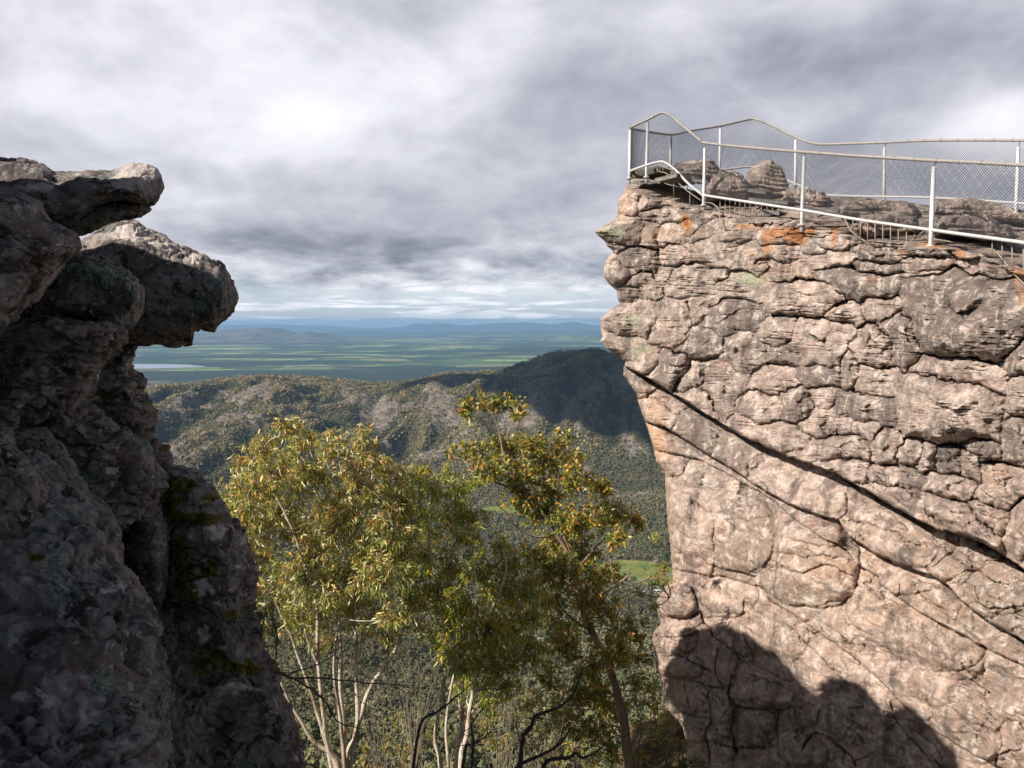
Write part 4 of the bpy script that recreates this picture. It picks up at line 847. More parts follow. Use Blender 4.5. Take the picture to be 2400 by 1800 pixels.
FOREST_COLS = FOREST_COLS * np.array([1.85, 1.75, 1.75])
def scatter_forest(name, y0, y1, spacing, rad, ntri, big, seed, side=0.62, trunks=0.0, pal=1.0):
    r = np.random.default_rng(seed)
    pts = []
    ys = []; y = y0
    xs_all = []
    area = 0.5 * (y1 ** 2 - y0 ** 2) * (side + 0.42)
    n = int(area / spacing ** 2)
    y = np.sqrt(r.uniform(y0 ** 2, y1 ** 2, n)); a = r.uniform(-side, 0.42, n); x = a * y
    z = terrain(x, y); k = (clear(x, y) < 0.3) & (rocky(x, y, z) * 0.8 < r.uniform(0.0, 1.0, n) ** 0.6)
    dens = fbm(p3(x / 110, y / 110), 3, 33); k &= (dens > r.uniform(-0.9, -0.1, n))
    x, y, z = x[k], y[k], z[k]; n = len(x)
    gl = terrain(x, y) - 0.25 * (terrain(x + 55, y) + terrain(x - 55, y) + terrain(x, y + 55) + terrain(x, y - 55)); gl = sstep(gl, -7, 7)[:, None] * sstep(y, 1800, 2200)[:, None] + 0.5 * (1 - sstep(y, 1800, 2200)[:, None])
    tm = [crown_template(ntri, seed + i, big) for i in range(8)]
    ti = r.integers(0, 8, n); sc = rad * r.uniform(0.6, 1.35, n); rot = r.uniform(0, 6.28, n)
    T = np.array(tm)[ti]                               # n, 3*ntri, 3
    c, s = np.cos(rot)[:, None], np.sin(rot)[:, None]
    hs = r.uniform(0.9, 1.6, n)[:, None]
    Vx = (T[..., 0] * c - T[..., 1] * s) * sc[:, None] + x[:, None]; Vy = (T[..., 0] * s + T[..., 1] * c) * sc[:, None] + y[:, None]
    Vz = (T[..., 2] * hs + 0.25) * sc[:, None] + z[:, None]
    V = np.stack([Vx, Vy, Vz], -1).reshape(-1, 3)
    ci = r.integers(0, len(FOREST_COLS), n); cc = (FOREST_COLS[ci] * 0.65 + FOREST_COLS.mean(0) * 0.35) * r.uniform(0.78, 1.22, (n, 1)) * pal
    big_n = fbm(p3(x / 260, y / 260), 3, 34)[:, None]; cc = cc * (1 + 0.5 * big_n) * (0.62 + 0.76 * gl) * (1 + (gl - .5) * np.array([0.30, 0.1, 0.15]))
    C = np.repeat(cc, 3 * ntri, 0) * r.uniform(0.84, 1.16, (n * ntri, 1)).repeat(3, 0)
    Fc = np.arange(len(V)).reshape(-1, 3)
    Qs = []
    if trunks:
        m_ = r.random(n) < trunks; xt, yt, zt, st = x[m_], y[m_], z[m_], sc[m_]; nt = len(xt)
        parts = []
        for j in range(3):
            bx = xt + r.normal(size=nt) * st * 0.15; by = yt + r.normal(size=nt) * st * 0.15; lean = r.normal(size=(nt, 2)) * st[:, None] * 0.45; w = 0.035 * st * r.uniform(0.6, 1.2, nt)
            top = zt + st * r.uniform(1.1, 2.0, nt)
            q = np.stack([np.stack([bx - w, by, zt], 1), np.stack([bx + w, by, zt], 1), np.stack([bx + lean[:, 0] + w * .4, by + lean[:, 1], top], 1), np.stack([bx + lean[:, 0] - w * .4, by + lean[:, 1], top], 1)], 1)
            q2 = q.copy(); q2[:, [0, 3], 1] -= w[:, None]; q2[:, [1, 2], 1] += w[:, None]
            parts += [q, q2]
        Q = np.concatenate(parts).reshape(-1, 3); Qs = [np.arange(len(Q)).reshape(-1, 4) + len(V)]
        V = np.concatenate([V, Q]); C = np.concatenate([C, np.tile([(0.36, 0.32, 0.27)], (len(Q), 1))])
    o = mesh_np(name, V, [Fc] + Qs, M_FOREST, None, False, {'col': C}); tag(o, None, None, None, 'stuff')
    return o
scatter_forest('forest', 150, 800, 5.8, 3.4, 110, 0.17, 101, side=0.50, trunks=0.35)
scatter_forest('forest', 800, 1950, 7.4, 4.3, 44, 0.26, 102, side=0.62, trunks=0.2)
scatter_forest('bushland', 1900, 3230, 6.6, 3.0, 11, 0.55, 103, side=0.60, pal=np.array([1.24, 1.16, 1.14]))

# ------------------------------------------------------------------ clouds passing out of frame overhead; their shade lies on the range
mcl, _, bcl = new_mat('cloud_vapour', 1.0, 0.0); bcl.inputs['Base Color'].default_value = (0.8, 0.8, 0.82, 1)
def cloud(target, size, alt, seed, label):
    tt = (alt - target[2]) / sdir.z
    c = np.array(target) + np.array(sdir) * tt
    n, m_ = 70, 110
    th = np.linspace(0.001, math.pi - 0.001, n)[:, None]; ph = (np.arange(m_) / m_ * 2 * math.pi)[None]
    d = np.stack([np.sin(th) * np.cos(ph), np.sin(th) * np.sin(ph), np.cos(th) + 0 * ph], -1)
    k = 1 + 0.55 * fbm(d * 2.2 + seed, 5, seed, 0.6)
    G = c + d * np.array(size) * k[..., None]
    tag(mesh_np('cloud', G, grid_faces(n, m_, True), mcl, None, True), label, 'cloud')
cloud((400, 2950, -230), (400, 600, 120), 1500, 201, 'large ragged cloud whose shade covers the round hilltop')
cloud((560, 2500, -330), (200, 300, 60), 1450, 207, 'small cloud shading the dark gully beside the cliff')
cloud((-170, 3010, -200), (230, 120, 60), 1500, 203, 'long thin cloud shading the saddle of the range')

# ------------------------------------------------------------------ boulders and slabs on top of the cliff
def top_rock(name, label, top, bot, D, T, seed, amp=0.09, **k):
    return outline_rock(name, label, 'rock', top, bot, D, T, M_CLIFF, 'u', 190, 150, amp * 0.55, 2.2, 0.085, seed, None, 0.8, None, (0.3, 0.2, 13.0), 0.4, frac=0.3, **k)
top_rock('rock_stack', 'flat-topped rock between the lookout deck and the steps', [(1566, 402), (1574, 388), (1600, 383), (1630, 379), (1655, 376), (1668, 374), (1673, 380), (1690, 408)], [(1566, 410), (1580, 424), (1640, 430), (1680, 424), (1690, 408)], 18.8, 0.6, 61)
top_rock('rock_hump', 'low rounded rock with an orange crest beside the tall rock', [(1646, 462), (1655, 440), (1672, 415), (1690, 404), (1710, 401), (1730, 403), (1745, 415), (1756, 450)], [(1646, 468), (1670, 476), (1720, 478), (1750, 470), (1756, 450)], 17.9, 0.7, 63)
top_rock('rock_stack', 'tallest rounded rock behind the fence on the cliff top', [(1738, 462), (1746, 430), (1756, 405), (1762, 393), (1780, 382), (1795, 374), (1806, 373), (1818, 384), (1832, 392), (1840, 412), (1848, 440), (1852, 462)], [(1738, 466), (1760, 472), (1800, 470), (1840, 472), (1852, 462)], 18.6, 0.8, 65, 0.07)
top_rock('rock_slab', 'sloping slab to the right of the tallest rock on the cliff top', [(1835, 470), (1846, 442), (1870, 440), (1890, 444), (1925, 452), (1948, 468)], [(1835, 486), (1870, 498), (1915, 494), (1948, 468)], 17.4, 0.6, 67)
top_rock('rock_slab', 'broad flat slab behind the second fence post from the right', [(1960, 492), (1985, 474), (2060, 470), (2130, 482), (2160, 500)], [(1960, 500), (2020, 514), (2110, 522), (2160, 500)], 15.6, 0.6, 69)
top_rock('rock_slab', 'long lens-shaped slab behind the swing of the lower wire', [(2000, 530), (2020, 505), (2080, 500), (2140, 508), (2154, 522)], [(2000, 540), (2050, 562), (2120, 565), (2150, 545), (2154, 522)], 13.9, 0.5, 71)
top_rock('rock_slab', 'flat rock to the right of the nearest fence post', [(2180, 530), (2215, 508), (2270, 505), (2330, 520), (2370, 540), (2390, 556)], [(2180, 545), (2250, 558), (2330, 566), (2390, 556)], 13.0, 0.6, 73)
top_rock('rock_slab', 'pale far slab under the far fence at the right edge', [(2170, 498), (2195, 470), (2260, 467), (2320, 476), (2370, 488), (2470, 500), (2500, 520)], [(2170, 506), (2260, 516), (2400, 530), (2500, 520)], 16.0, 0.7, 75)

# ------------------------------------------------------------------ the safety fence round the lookout
STEEL = (0.80, 0.80, 0.80); RAIL = (0.36, 0.33, 0.31); WIREC = (0.07, 0.075, 0.09); BAR = (0.34, 0.28, 0.22)
FEN = np.array([(2680, 408, 610, 9.2), (2400, 387, 569, 10.7), (2190, 376, 540, 12.2), (2020, 366, 516, 13.5), (1883, 356, 493, 14.8), (1758, 346, 474, 16.0), (1654, 335, 458, 17.0), (1640, 328, 452, 17.1), (1610, 303, 427, 17.3),
    (1587, 284, 402, 17.5), (1570, 270, 388, 17.6), (1553, 264, 379, 17.7), (1537, 270, 381, 17.8), (1518, 280, 386, 17.9), (1490, 293, 396, 18.2), (1479, 300, 401, 18.6), (1498, 305, 403, 19.3), (1540, 312, 401, 19.9),
    (1580, 315, 398, 20.2), (1621, 306, 398, 20.4), (1689, 295, 398, 20.6), (1755, 280, 391, 20.7), (1776, 281, 394, 20.6), (1811, 295, 408, 20.4), (1865, 322, 431, 20.0), (1904, 335, 447, 19.7), (1935, 338, 457, 19.5), (2069, 334, 461, 18.5),
    (2177, 329.4, 463, 17.4), (2384, 329, 476, 15.5), (2680, 333, 500, 13.3)])
topP = smooth_path(P(FEN[:, 0], FEN[:, 1], FEN[:, 3]), 10); botP = smooth_path(P(FEN[:, 0], FEN[:, 2], FEN[:, 3]), 10)
fence = empty('safety_fence', P(2181, 574, 12.2), 'steel safety fence of white posts, curving handrail and chain-link mesh round the cliff-top lookout', 'fence')
mb = MB(); mb.tube(topP, 0.026, 10, RAIL); mb.build('handrail', M_PAINT, fence)
L_ = np.concatenate([[0], np.cumsum(np.linalg.norm(np.diff(botP, axis=0), axis=1))])
def along(path, s): return np.stack([np.interp(s, L_, path[:, k]) for k in range(3)], -1)
ss = np.arange(0, L_[-1], 0.0125)
mb = MB(); mb.tube(along(botP, ss), 0.021 + 0.006 * np.abs(np.cos(ss / 0.05 * math.pi)), 8, (0.60, 0.58, 0.58)); mb.build('bottom_rail', M_PAINT, fence)
# chain link: two families of slanting wires
mb = MB(); pitch = 0.052; H = 1.08; k = np.linspace(0, 1, 9)
for s0 in np.arange(-H, L_[-1] + H, pitch):
    for sg in (1, -1):
        s_ = s0 + sg * k * H
        ok = (s_ >= 0) & (s_ <= L_[-1])
        if ok.sum() < 2: continue
        s2 = s_[ok]; k2 = k[ok]
        a = along(topP, s2); b_ = along(botP, s2)
        mb.tube(b_ + (a - b_) * (0.02 + 0.96 * k2[:, None]), 0.0030, 3, WIREC, cap=False)
mb.build('chain_link_mesh', M_WIRE, fence)
for s0 in np.arange(0.2, L_[-1], 0.42):
    p = along(topP, np.array([s0]))[0]; th = np.linspace(0, 2 * math.pi, 8)
    d = (along(topP, np.array([s0 + .05]))[0] - p); d /= np.linalg.norm(d); n = np.cross(d, (0, 0, 1)); n /= np.linalg.norm(n); mb = MB()
    mb.tube(p + 0.032 * (np.cos(th)[:, None] * n + np.sin(th)[:, None] * np.array([0, 0, 1])) + d * np.linspace(0, .025, 8)[:, None], 0.004, 4, (0.3, 0.26, 0.22), cap=False)
    mb.build('tie_wire', M_WIRE, fence)
POSTS = [(2189, 391, 2181, 577, 12.25), (1885, 366, 1879, 527, 14.85), (1652, 347, 1649, 481, 17.05), (1518, 286, 1515, 415, 17.95), (1477, 306, 1475, 418, 18.6), (1573, 323, 1571, 390, 20.2), (1688, 302, 1686, 402, 20.6), (1865, 328, 1864, 434, 20.0),
         (2073, 345, 2072, 472, 18.5), (2387, 344, 2381, 500, 15.5), (2560, 400, 2555, 640, 9.9)]
for (u0, v0, u1, v1, D) in POSTS:
    a = P(u0, v0, D); b_ = P(u1, v1, D) - np.array([0, 0, 0.12]); mb = MB()
    mb.tube([b_, b_ + (a - b_) * .5, b_ + (a - b_) * .505, a - (a - b_) * .02, a], [0.033, 0.032, 0.030, 0.030, 0.027], 12, STEEL)
    pt = mb.build('post', M_PAINT, fence)
    mb = MB(); mb.tube([b_ + np.array([0, 0, 0.10]), b_ + np.array([0, 0, 0.135])], 0.062, 14, (0.5, 0.45, 0.42)); fl = mb.build('base_plate', M_PAINT, None); fl.parent = pt
    tp = P(u0 + 3, v0 - (22 * 12.2 / D if D < 19 else 12), D)
    mb = MB(); mb.tube(smooth_path([a, a + (tp - a) * 0.5 + np.array([0.01, 0, 0]), tp], 4), 0.008, 6, (0.3, 0.26, 0.22))
    br = mb.build('rail_bracket', M_WIRE, None); br.parent = pt; br.matrix_parent_inverse = pt.matrix_world.inverted()
    br.matrix_parent_inverse = __import__('mathutils').Matrix.Translation(-fence.location)
    br.matrix_parent_inverse = __import__('mathutils').Matrix.Identity(4)
def infill(bar, balls, frm):
    g = MB(); g.tube(smooth_path([P(*q) for q in bar], 6), 0.010, 6, BAR)
    o = g.build('infill_bar', M_WIRE, fence)
    for (u, vt, vb, D, du) in balls:
        g = MB(); g.tube([P(u, vt, D), P(u + du, vb, D)], 0.0075, 6, BAR); g.build('baluster', M_WIRE, fence)
q1 = lambda x, y, D: (1350 + x / 3.687, 230 + y / 3.687, D); q2 = lambda x, y, D: (1900 + x / 4.148, 280 + y / 4.148, D)
infill([q1(1110, 900, 17), q1(1180, 912, 16.8), q1(1232, 960, 16.6), q1(1245, 1040, 16.5), q1(1258, 1115, 16.4)],
       [(1350 + x / 3.687, 230 + (842 + (x - 1115) * 0.155) / 3.687, 230 + y / 3.687, 16.8 - (x - 1240) * 0.0016, 0) for x, y in [(1245, 1060), (1290, 1105), (1330, 1095), (1375, 1085), (1416, 1072), (1460, 1052), (1505, 1050), (1555, 1055), (1602, 1070), (1652, 1125), (1698, 1110), (1750, 1060)]], 0)
infill([q2(330, 965, 13.8), q2(400, 1090, 13.7), q2(520, 1180, 13.6), q2(640, 1235, 13.4), q2(780, 1260, 13.2), q2(900, 1225, 13.0), q2(1020, 1150, 12.8), q2(1100, 1085, 12.7)],
       [(1900 + x / 4.148, 280 + (900 + x * 0.157) / 4.148, 280 + y / 4.148, 13.9 - x * 0.0012, -1.5 if y > 1280 else 0) for x, y in [(412, 1080), (483, 1165), (553, 1195), (627, 1230), (702, 1245), (777, 1262), (852, 1250), (933, 1335), (1010, 1150)]], 0)
infill([q2(1190, 1160, 12.2), q2(1450, 1205, 12.0), q2(1760, 1262, 11.4), q2(1850, 1340, 11.2), q2(1960, 1480, 11.0), q2(2074, 1600, 10.7), q2(2200, 1720, 10.4)],
       [(1900 + x / 4.148, 280 + (1085 + (x - 1190) * 0.137) / 4.148, 280 + y / 4.148, 12.2 - (x - 1190) * 0.0016, 0) for x, y in [(1765, 1310), (1862, 1360), (1958, 1480), (2068, 1600)]], 0)
infill([q1(700, 590, 17.8), q1(715, 632, 17.8), q1(780, 650, 17.7), q1(860, 712, 17.5), q1(960, 800, 17.3), q1(1080, 885, 17.1)],
       [q for q in [(1350 + x / 3.687, 230 + a / 3.687, 230 + b_ / 3.687, 17.5, 0) for x, a, b_ in [(725, 560, 635), (752, 565, 645), (845, 640, 850), (858, 630, 690), (963, 745, 800), (984, 790, 960)]]], 0)

# deck and steps at the tip
M_DECK = mat_attr('mossy_steel_deck', 0.8, 0.3, 0, 14, 0.7)
deck = empty('lookout_deck', P(1520, 402, 18.4), 'dark mossy metal grating deck projecting at the lookout tip', 'platform')
def slab(name, n1, n2, back, th, col_, par):
    a = P(*n1); b_ = P(*n2); mb = MB(); f = np.array([back[0], back[1], 0.0])
    mb.box((a + b_) / 2 + f / 2 - np.array([0, 0, th / 2]), b_ - a, f, (0, 0, th), col_); return mb.build(name, M_DECK, par, False)
slab('grating', (1474, 402, 18.8), (1541, 389, 18.1), (1.0, 1.3), 0.05, (0.20, 0.19, 0.10), deck)
slab('edge_beam', (1473, 407, 18.7), (1541, 393, 18.02), (0.08, 0.1), 0.10, (0.13, 0.12, 0.11), deck)
slab('side_beam', (1474, 408, 18.75), (1500, 411, 19.4), (0.3, -.1), 0.08, (0.10, 0.09, 0.09), deck)
for n1, n2, bk_, lab in [((1534, 418, 17.7), (1586, 405, 17.3), (0.7, 0.9), 'upper mossy metal step just below the lookout deck'), ((1598, 413, 17.9), (1658, 421, 17.7), (0.7, 0.9), 'long dark metal step between the flat-topped rock and the fence'),
                    ((1752, 440, 17.2), (1795, 446, 17.1), (0.4, 0.6), 'short dark step at the foot of the tallest rock'), ((1754, 462, 16.9), (1846, 470, 16.5), (0.5, 0.7), 'wide dark step below the tallest rock'), ((1788, 490, 16.0), (1826, 494, 15.8), (0.3, 0.4), 'small pale-edged step low behind the fence')]:
    ct = P(*n1); st = empty('metal_step', ct, lab, 'step', 'metal steps leading up to the lookout')
    slab('tread', n1, n2, bk_, 0.04, (0.17, 0.15, 0.10), st); slab('nosing', (n1[0], n1[1] + 2.5, n1[2] - .02), (n2[0], n2[1] + 2.5, n2[2] - .02), (0.03, 0.04), 0.06, (0.28, 0.27, 0.26), st)

# ------------------------------------------------------------------ leaves and trees
LEAFC0 = {'bronze': np.array([(0.115, 0.128, 0.032), (0.17, 0.165, 0.035), (0.085, 0.098, 0.028), (0.26, 0.165, 0.04), (0.32, 0.17, 0.045), (0.19, 0.09, 0.045), (0.40, 0.38, 0.26), (0.145, 0.155, 0.04)]),  # the palest bronze entry is leaf glint painted as colour
         'green': np.array([(0.10, 0.13, 0.024), (0.15, 0.175, 0.028), (0.075, 0.10, 0.022), (0.20, 0.20, 0.025), (0.30, 0.20, 0.025), (0.10, 0.085, 0.025), (0.13, 0.15, 0.04)]),
         'dark': np.array([(0.055, 0.072, 0.020), (0.085, 0.10, 0.022), (0.13, 0.14, 0.03), (0.24, 0.17, 0.03), (0.05, 0.055, 0.022), (0.17, 0.16, 0.04), (0.27, 0.13, 0.035)]),
         'shrub': np.array([(0.03, 0.075, 0.018), (0.045, 0.10, 0.02), (0.025, 0.055, 0.018)])}
LEAFC = {k: v * (1.0 if k == 'shrub' else np.array([2.45, 2.4, 2.1])) for k, v in LEAFC0.items()}
def leaves_mesh(pos, dirs, length, width, cols, rng):
    n = len(pos); d = dirs / np.linalg.norm(dirs, axis=1, keepdims=True)
    side = np.cross(d, rng.normal(size=(n, 3))); side /= np.linalg.norm(side, axis=1, keepdims=True)
    nrm = np.cross(d, side)
    L = (length * rng.uniform(0.55, 1.25, n))[:, None]; w = (width * rng.uniform(0.7, 1.25, n))[:, None]
    bend = nrm * L * rng.uniform(-0.28, 0.28, (n, 1)) + np.array([0, 0, -0.12]) * L
    sag = side * L * rng.uniform(-0.12, 0.12, (n, 1))
    V = np.stack([pos, pos + d * L * .3 - side * w * .5 + bend * .15, pos + d * L * .3 + side * w * .5 + bend * .15 + nrm * w * .1,
                  pos + d * L * .68 - side * w * .38 + bend * .55 + sag, pos + d * L * .68 + side * w * .38 + bend * .55 + sag + nrm * w * .1, pos + d * L + bend + sag * 1.6], 1).reshape(-1, 3)
    b = np.arange(n)[:, None] * 6
    T = np.concatenate([b + [[0, 1, 2]], b + [[3, 5, 4]]]); Q = b + [[1, 3, 4, 2]]
    return V, Q, T, np.repeat(cols, 6, 0)
def gum(name, label, D, stems, clumps, leafc, seed, leaf=(0.13, 0.020), droop=0.6, bark=(0.50, 0.40, 0.32), bark2=(0.30, 0.20, 0.14), dens=1.0, base=None, spread=0.8, tips=0.35, cat='tree', twigc=(0.24, 0.18, 0.14)):
    """stems: list of (path [(u, v)], r0, r1, dD); clumps: (u, v, r px[, kind])"""
    rg = np.random.default_rng(seed)
    b0 = stems[0][0][0]; root = empty(name, P(b0[0], b0[1], D), label, cat)
    tr = MB(); allp = []
    for (path, r0, r1, dD) in stems:
        n = len(path); dd = np.linspace(dD[0], dD[1], n) if isinstance(dD, tuple) else np.full(n, dD)
        pp = smooth_path([P(u, v, D + q) for (u, v), q in zip(path, dd)], 8)
        pp = pp + 0.018 * np.stack([fbm(pp * 2.5 + 11 * kk, 2, kk) for kk in range(3)], -1)
        k = np.linspace(0, 1, len(pp)); rr = r0 + (r1 - r0) * k ** 0.8
        rr = rr * (1 + 0.12 * fbm(pp * 6, 2, 3))
        cc = np.array(bark) * (1 + 0.0 * k[:, None]); mixn = sstep(fbm(pp * 2.2, 3, seed), -0.05, 0.25)[:, None] if bark2 is not None else 0
        cc = cc * (1 - mixn) + np.array(bark2 if bark2 is not None else bark) * mixn
        cc = np.repeat(cc, 9, 0); cc = np.concatenate([cc, cc[:1], cc[-1:]])
        tr.tube(pp, rr, 9, cc); allp.append(np.concatenate([pp, rr[:, None]], 1))
    A = np.concatenate(allp); tw = MB(); pos = []; dirs = []; colr = []; tws = []
    pal = LEAFC[leafc]
    for cl in clumps:
        u, v, r = cl[:3]; r = r * 0.86; u += rg.normal() * 6; dD = rg.normal() * spread; Dc = D + dD; c = P(u, v, Dc); rw = r / F * Dc
        d2 = np.linalg.norm(A[:, :3] - c, axis=1) + np.clip(A[:, 2] - c[2] + 0.15, 0, None) * 3
        j = int(np.argmin(d2 + rg.uniform(0, .12, len(d2)))); a = A[j, :3]
        md = (a + c) / 2 + rg.normal(size=3) * 0.07 + np.array([0, 0, -0.05])
        br = smooth_path([a, md, c - np.array([0, 0, rw * .35]), c], 5)
        r_b = min(A[j, 3] * .7, 0.010 + 0.018 * rw)
        tw.tube(br, np.linspace(r_b, 0.005, len(br)), 5, twigc if rg.random() < .5 else bark)
        nt = max(6, int(30 * dens * (r / 60.0) ** 2))
        dv = rg.normal(size=(nt, 3)); dv /= np.linalg.norm(dv, axis=1, keepdims=True); rad = rg.uniform(0.25, 1.3, nt) ** 0.7
        tp = c + dv * rad[:, None] * rw * np.array([1.0, 0.9, 0.85])
        warm = rg.uniform(-.15, .25)
        for q in range(nt):
            s_ = br[rg.integers(len(br) // 2, len(br))]; e_ = tp[q]
            mid_ = (s_ + e_) / 2 + rg.normal(size=3) * rw * .12 + np.array([0, 0, rw * 0.10])
            tws.append((s_, mid_, e_))
            nl = rg.integers(10, 20)
            t_ = np.where(rg.random(nl) < .7, rg.uniform(0.8, 1.05, nl), rg.uniform(.4, 1.0, nl))[:, None]; base_ = s_ * (1 - t_) + e_ * t_ + rg.normal(size=(nl, 3)) * 0.03
            out = (e_ - c) / rw
            dd = rg.normal(size=(nl, 3)) * 0.75 + out * 0.5 + np.array([0, 0, -1.0]) * droop * 1.4
            pos.append(base_); dirs.append(dd)
            up = np.clip(0.5 + 0.5 * dv[q, 2] * rad[q] + warm, 0, 1)
            pick = rg.random(nl); ntp = len(pal)
            idx = np.where(pick < tips * up, rg.integers(3, min(6, ntp) if ntp > 5 else ntp, nl) if ntp > 4 else rg.integers(0, ntp, nl), rg.choice([i for i in range(ntp) if i not in (3, 4, 5)] or [0], nl))
            colr.append(pal[idx] * rg.uniform(0.75, 1.25, (nl, 1)))
    B = np.array(tws); k5 = np.linspace(0, 1, 6)[None, :, None]; ctl = 2 * B[:, 1:2] - (B[:, 0:1] + B[:, 2:3]) / 2
    tw.many((1 - k5) ** 2 * B[:, 0:1] + 2 * k5 * (1 - k5) * ctl + k5 ** 2 * B[:, 2:3], np.linspace(0.0042, 0.0018, 6), 3, twigc)
    V, Q, T, Cc = leaves_mesh(np.concatenate(pos), np.concatenate(dirs), leaf[0], leaf[1], np.concatenate(colr), rg)
    if cat != 'tree':
        tr.V += tw.V; tr.C += tw.C; tr.Q += [f + tr.n for f in tw.Q]; tr.T += [f + tr.n for f in tw.T]; tr.n += tw.n
    tr.build('trunk' if cat == 'tree' else 'stems', M_BARK, root)
    lm = MB(); lm.add(V, Q, T, Cc); lm.build('foliage', M_LEAF, root)
    if cat == 'tree': tw.build('branches', M_BARK, root)
    return root
c7 = lambda x, y: (600 + x / 3.318, 1300 + y / 3.318); c8 = lambda x, y: (1050 + x / 3.017, 1250 + y / 3.017); c6 = lambda x, y: (980 + x / 3.318, 900 + y / 3.318)
W_B = (0.66, 0.57, 0.46)
gum('gum_tree', 'tall many-stemmed gum tree with bronze-tipped leaves beside the left rocks', 15.2,
    [([(800, 1960), (793, 1860), (793, 1788), (769, 1752), (757, 1662), (745, 1541), (745, 1466), (737, 1390), (711, 1315), (690, 1250), (655, 1180), (615, 1110), (600, 1070)], .062, .010, (0, -.6)),
     ([(815, 1960), (811, 1782), (835, 1722), (838, 1647), (834, 1571), (835, 1496), (829, 1469), (828, 1400), (826, 1250), (832, 1130), (835, 1050)], .062, .010, (0, .3)),
     ([(820, 1940), (822, 1780), (850, 1662), (871, 1604), (895, 1571), (925, 1526), (941, 1481), (959, 1448), (975, 1390), (965, 1300), (930, 1180)], .056, .010, (0, .5)),
     ([(795, 1940), (787, 1788), (736, 1737), (705, 1689), (669, 1625), (645, 1560), (615, 1500), (575, 1400), (545, 1300)], .046, .010, (0, -.5)),
     ([(800, 1900), (769, 1758), (745, 1677), (730, 1625), (699, 1541), (681, 1487), (668, 1463), (640, 1400), (590, 1330), (560, 1250)], .044, .010, (0, -.2)),
     ([(810, 1900), (808, 1722), (796, 1601), (799, 1511), (787, 1430), (784, 1405), (780, 1300), (768, 1180), (740, 1090), (700, 1000)], .042, .010, (0, .8)),
     ([(815, 1900), (800, 1700), (785, 1600), (785, 1520), (800, 1440), (815, 1380)], .045, .012, (0, -.8)),
     ([(834, 1520), (850, 1480), (868, 1450), (885, 1400), (905, 1330), (910, 1250)], .03, .008, (0.3, .3)),
     ([(745, 1560), (725, 1510), (716, 1480), (700, 1420), (680, 1380)], .025, .008, (0, -.3))],
    [(678, 1000, 42), (700, 1040, 52), (625, 1050, 52), (640, 1100, 70), (572, 1100, 50), (550, 1160, 56), (600, 1200, 80), (700, 1120, 70), (770, 1020, 40), (775, 1050, 46), (748, 1110, 60), (845, 1030, 42), (850, 1070, 50), (835, 1140, 80), (905, 1090, 45), (920, 1120, 50),
     (700, 1240, 90), (800, 1230, 100), (600, 1300, 80), (560, 1260, 46), (720, 1350, 90), (830, 1340, 90), (905, 1230, 80), (650, 1410, 60), (750, 1440, 56), (890, 1350, 80), (945, 1180, 55), (960, 1410, 55), (890, 1440, 50), (820, 1430, 50), (560, 1350, 34), (700, 1470, 36),
     (1000, 1470, 40), (660, 1180, 60), (780, 1180, 60), (880, 1160, 50), (540, 1215, 40), (590, 1150, 50), (690, 1440, 40), (940, 1300, 60), (630, 1470, 30), (770, 1500, 34), (850, 1480, 34), (910, 1490, 34), (580, 1420, 24), (1000, 1400, 40), (600, 1390, 44), (680, 1350, 50), (770, 1400, 50), (850, 1400, 50), (920, 1440, 40), (550, 1310, 40), (730, 1300, 60), (880, 1290, 60)],
    'bronze', 301, (0.125, 0.022), 0.5, W_B, (0.40, 0.29, 0.20), 2.1, tips=0.38)
gum('gum_tree', 'gum tree with drooping deep green foliage in the middle of the gap', 16.4,
    [([(1040, 1960), (1034, 1850), (1031, 1782), (1020, 1737), (1025, 1692), (1032, 1640), (1045, 1560), (1040, 1480), (1030, 1400), (1010, 1300), (1000, 1200), (985, 1150)], .06, .01, (0, .3)),
     ([(1060, 1960), (1070, 1797), (1079, 1722), (1082, 1677), (1076, 1601), (1073, 1556), (1064, 1511), (1060, 1430), (1060, 1350), (1065, 1250), (1050, 1170)], .075, .01, (0, 0))],
    [(945, 1150, 46), (975, 1120, 50), (1020, 1125, 60), (1075, 1150, 56), (1100, 1200, 50), (1045, 1210, 80), (960, 1210, 70), (1100, 1260, 50), (930, 1260, 50), (1000, 1290, 80), (1070, 1320, 70), (960, 1350, 60), (1110, 1340, 40), (1020, 1380, 60), (1060, 1420, 50), (1135, 1130, 24)],
    'green', 311, (0.14, 0.022), 0.75, W_B, (0.40, 0.29, 0.20), 1.7, tips=0.55)
gum('gum_tree', 'slender white-stemmed gum with yellow-green drooping crown in front of the dark tree', 14.4,
    [([(1075, 1960), (1082, 1779), (1094, 1722), (1102, 1662), (1109, 1625), (1118, 1570), (1135, 1500), (1160, 1420), (1185, 1340), (1180, 1290)], .06, .01, (0, 0)),
     ([(1065, 1960), (1050, 1780), (1046, 1690), (1060, 1600), (1075, 1540), (1080, 1480), (1100, 1420)], .035, .008, (.2, 0)),
     ([(1109, 1625), (1150, 1600), (1200, 1560), (1240, 1500), (1240, 1430)], .03, .008, (0, .3))],
    [(1175, 1275, 40), (1200, 1310, 56), (1150, 1330, 50), (1225, 1370, 60), (1180, 1390, 70), (1110, 1410, 60), (1060, 1450, 60), (1130, 1470, 80), (1210, 1460, 80), (1080, 1510, 70), (1160, 1540, 80), (1240, 1520, 60), (1060, 1560, 40), (1110, 1590, 60), (1190, 1600, 50), (1250, 1430, 40), (1270, 1380, 36), (1140, 1640, 36), (1040, 1490, 36)],
    'green', 321, (0.13, 0.021), 0.75, W_B, (0.40, 0.29, 0.20), 1.5, tips=0.8, spread=0.6)
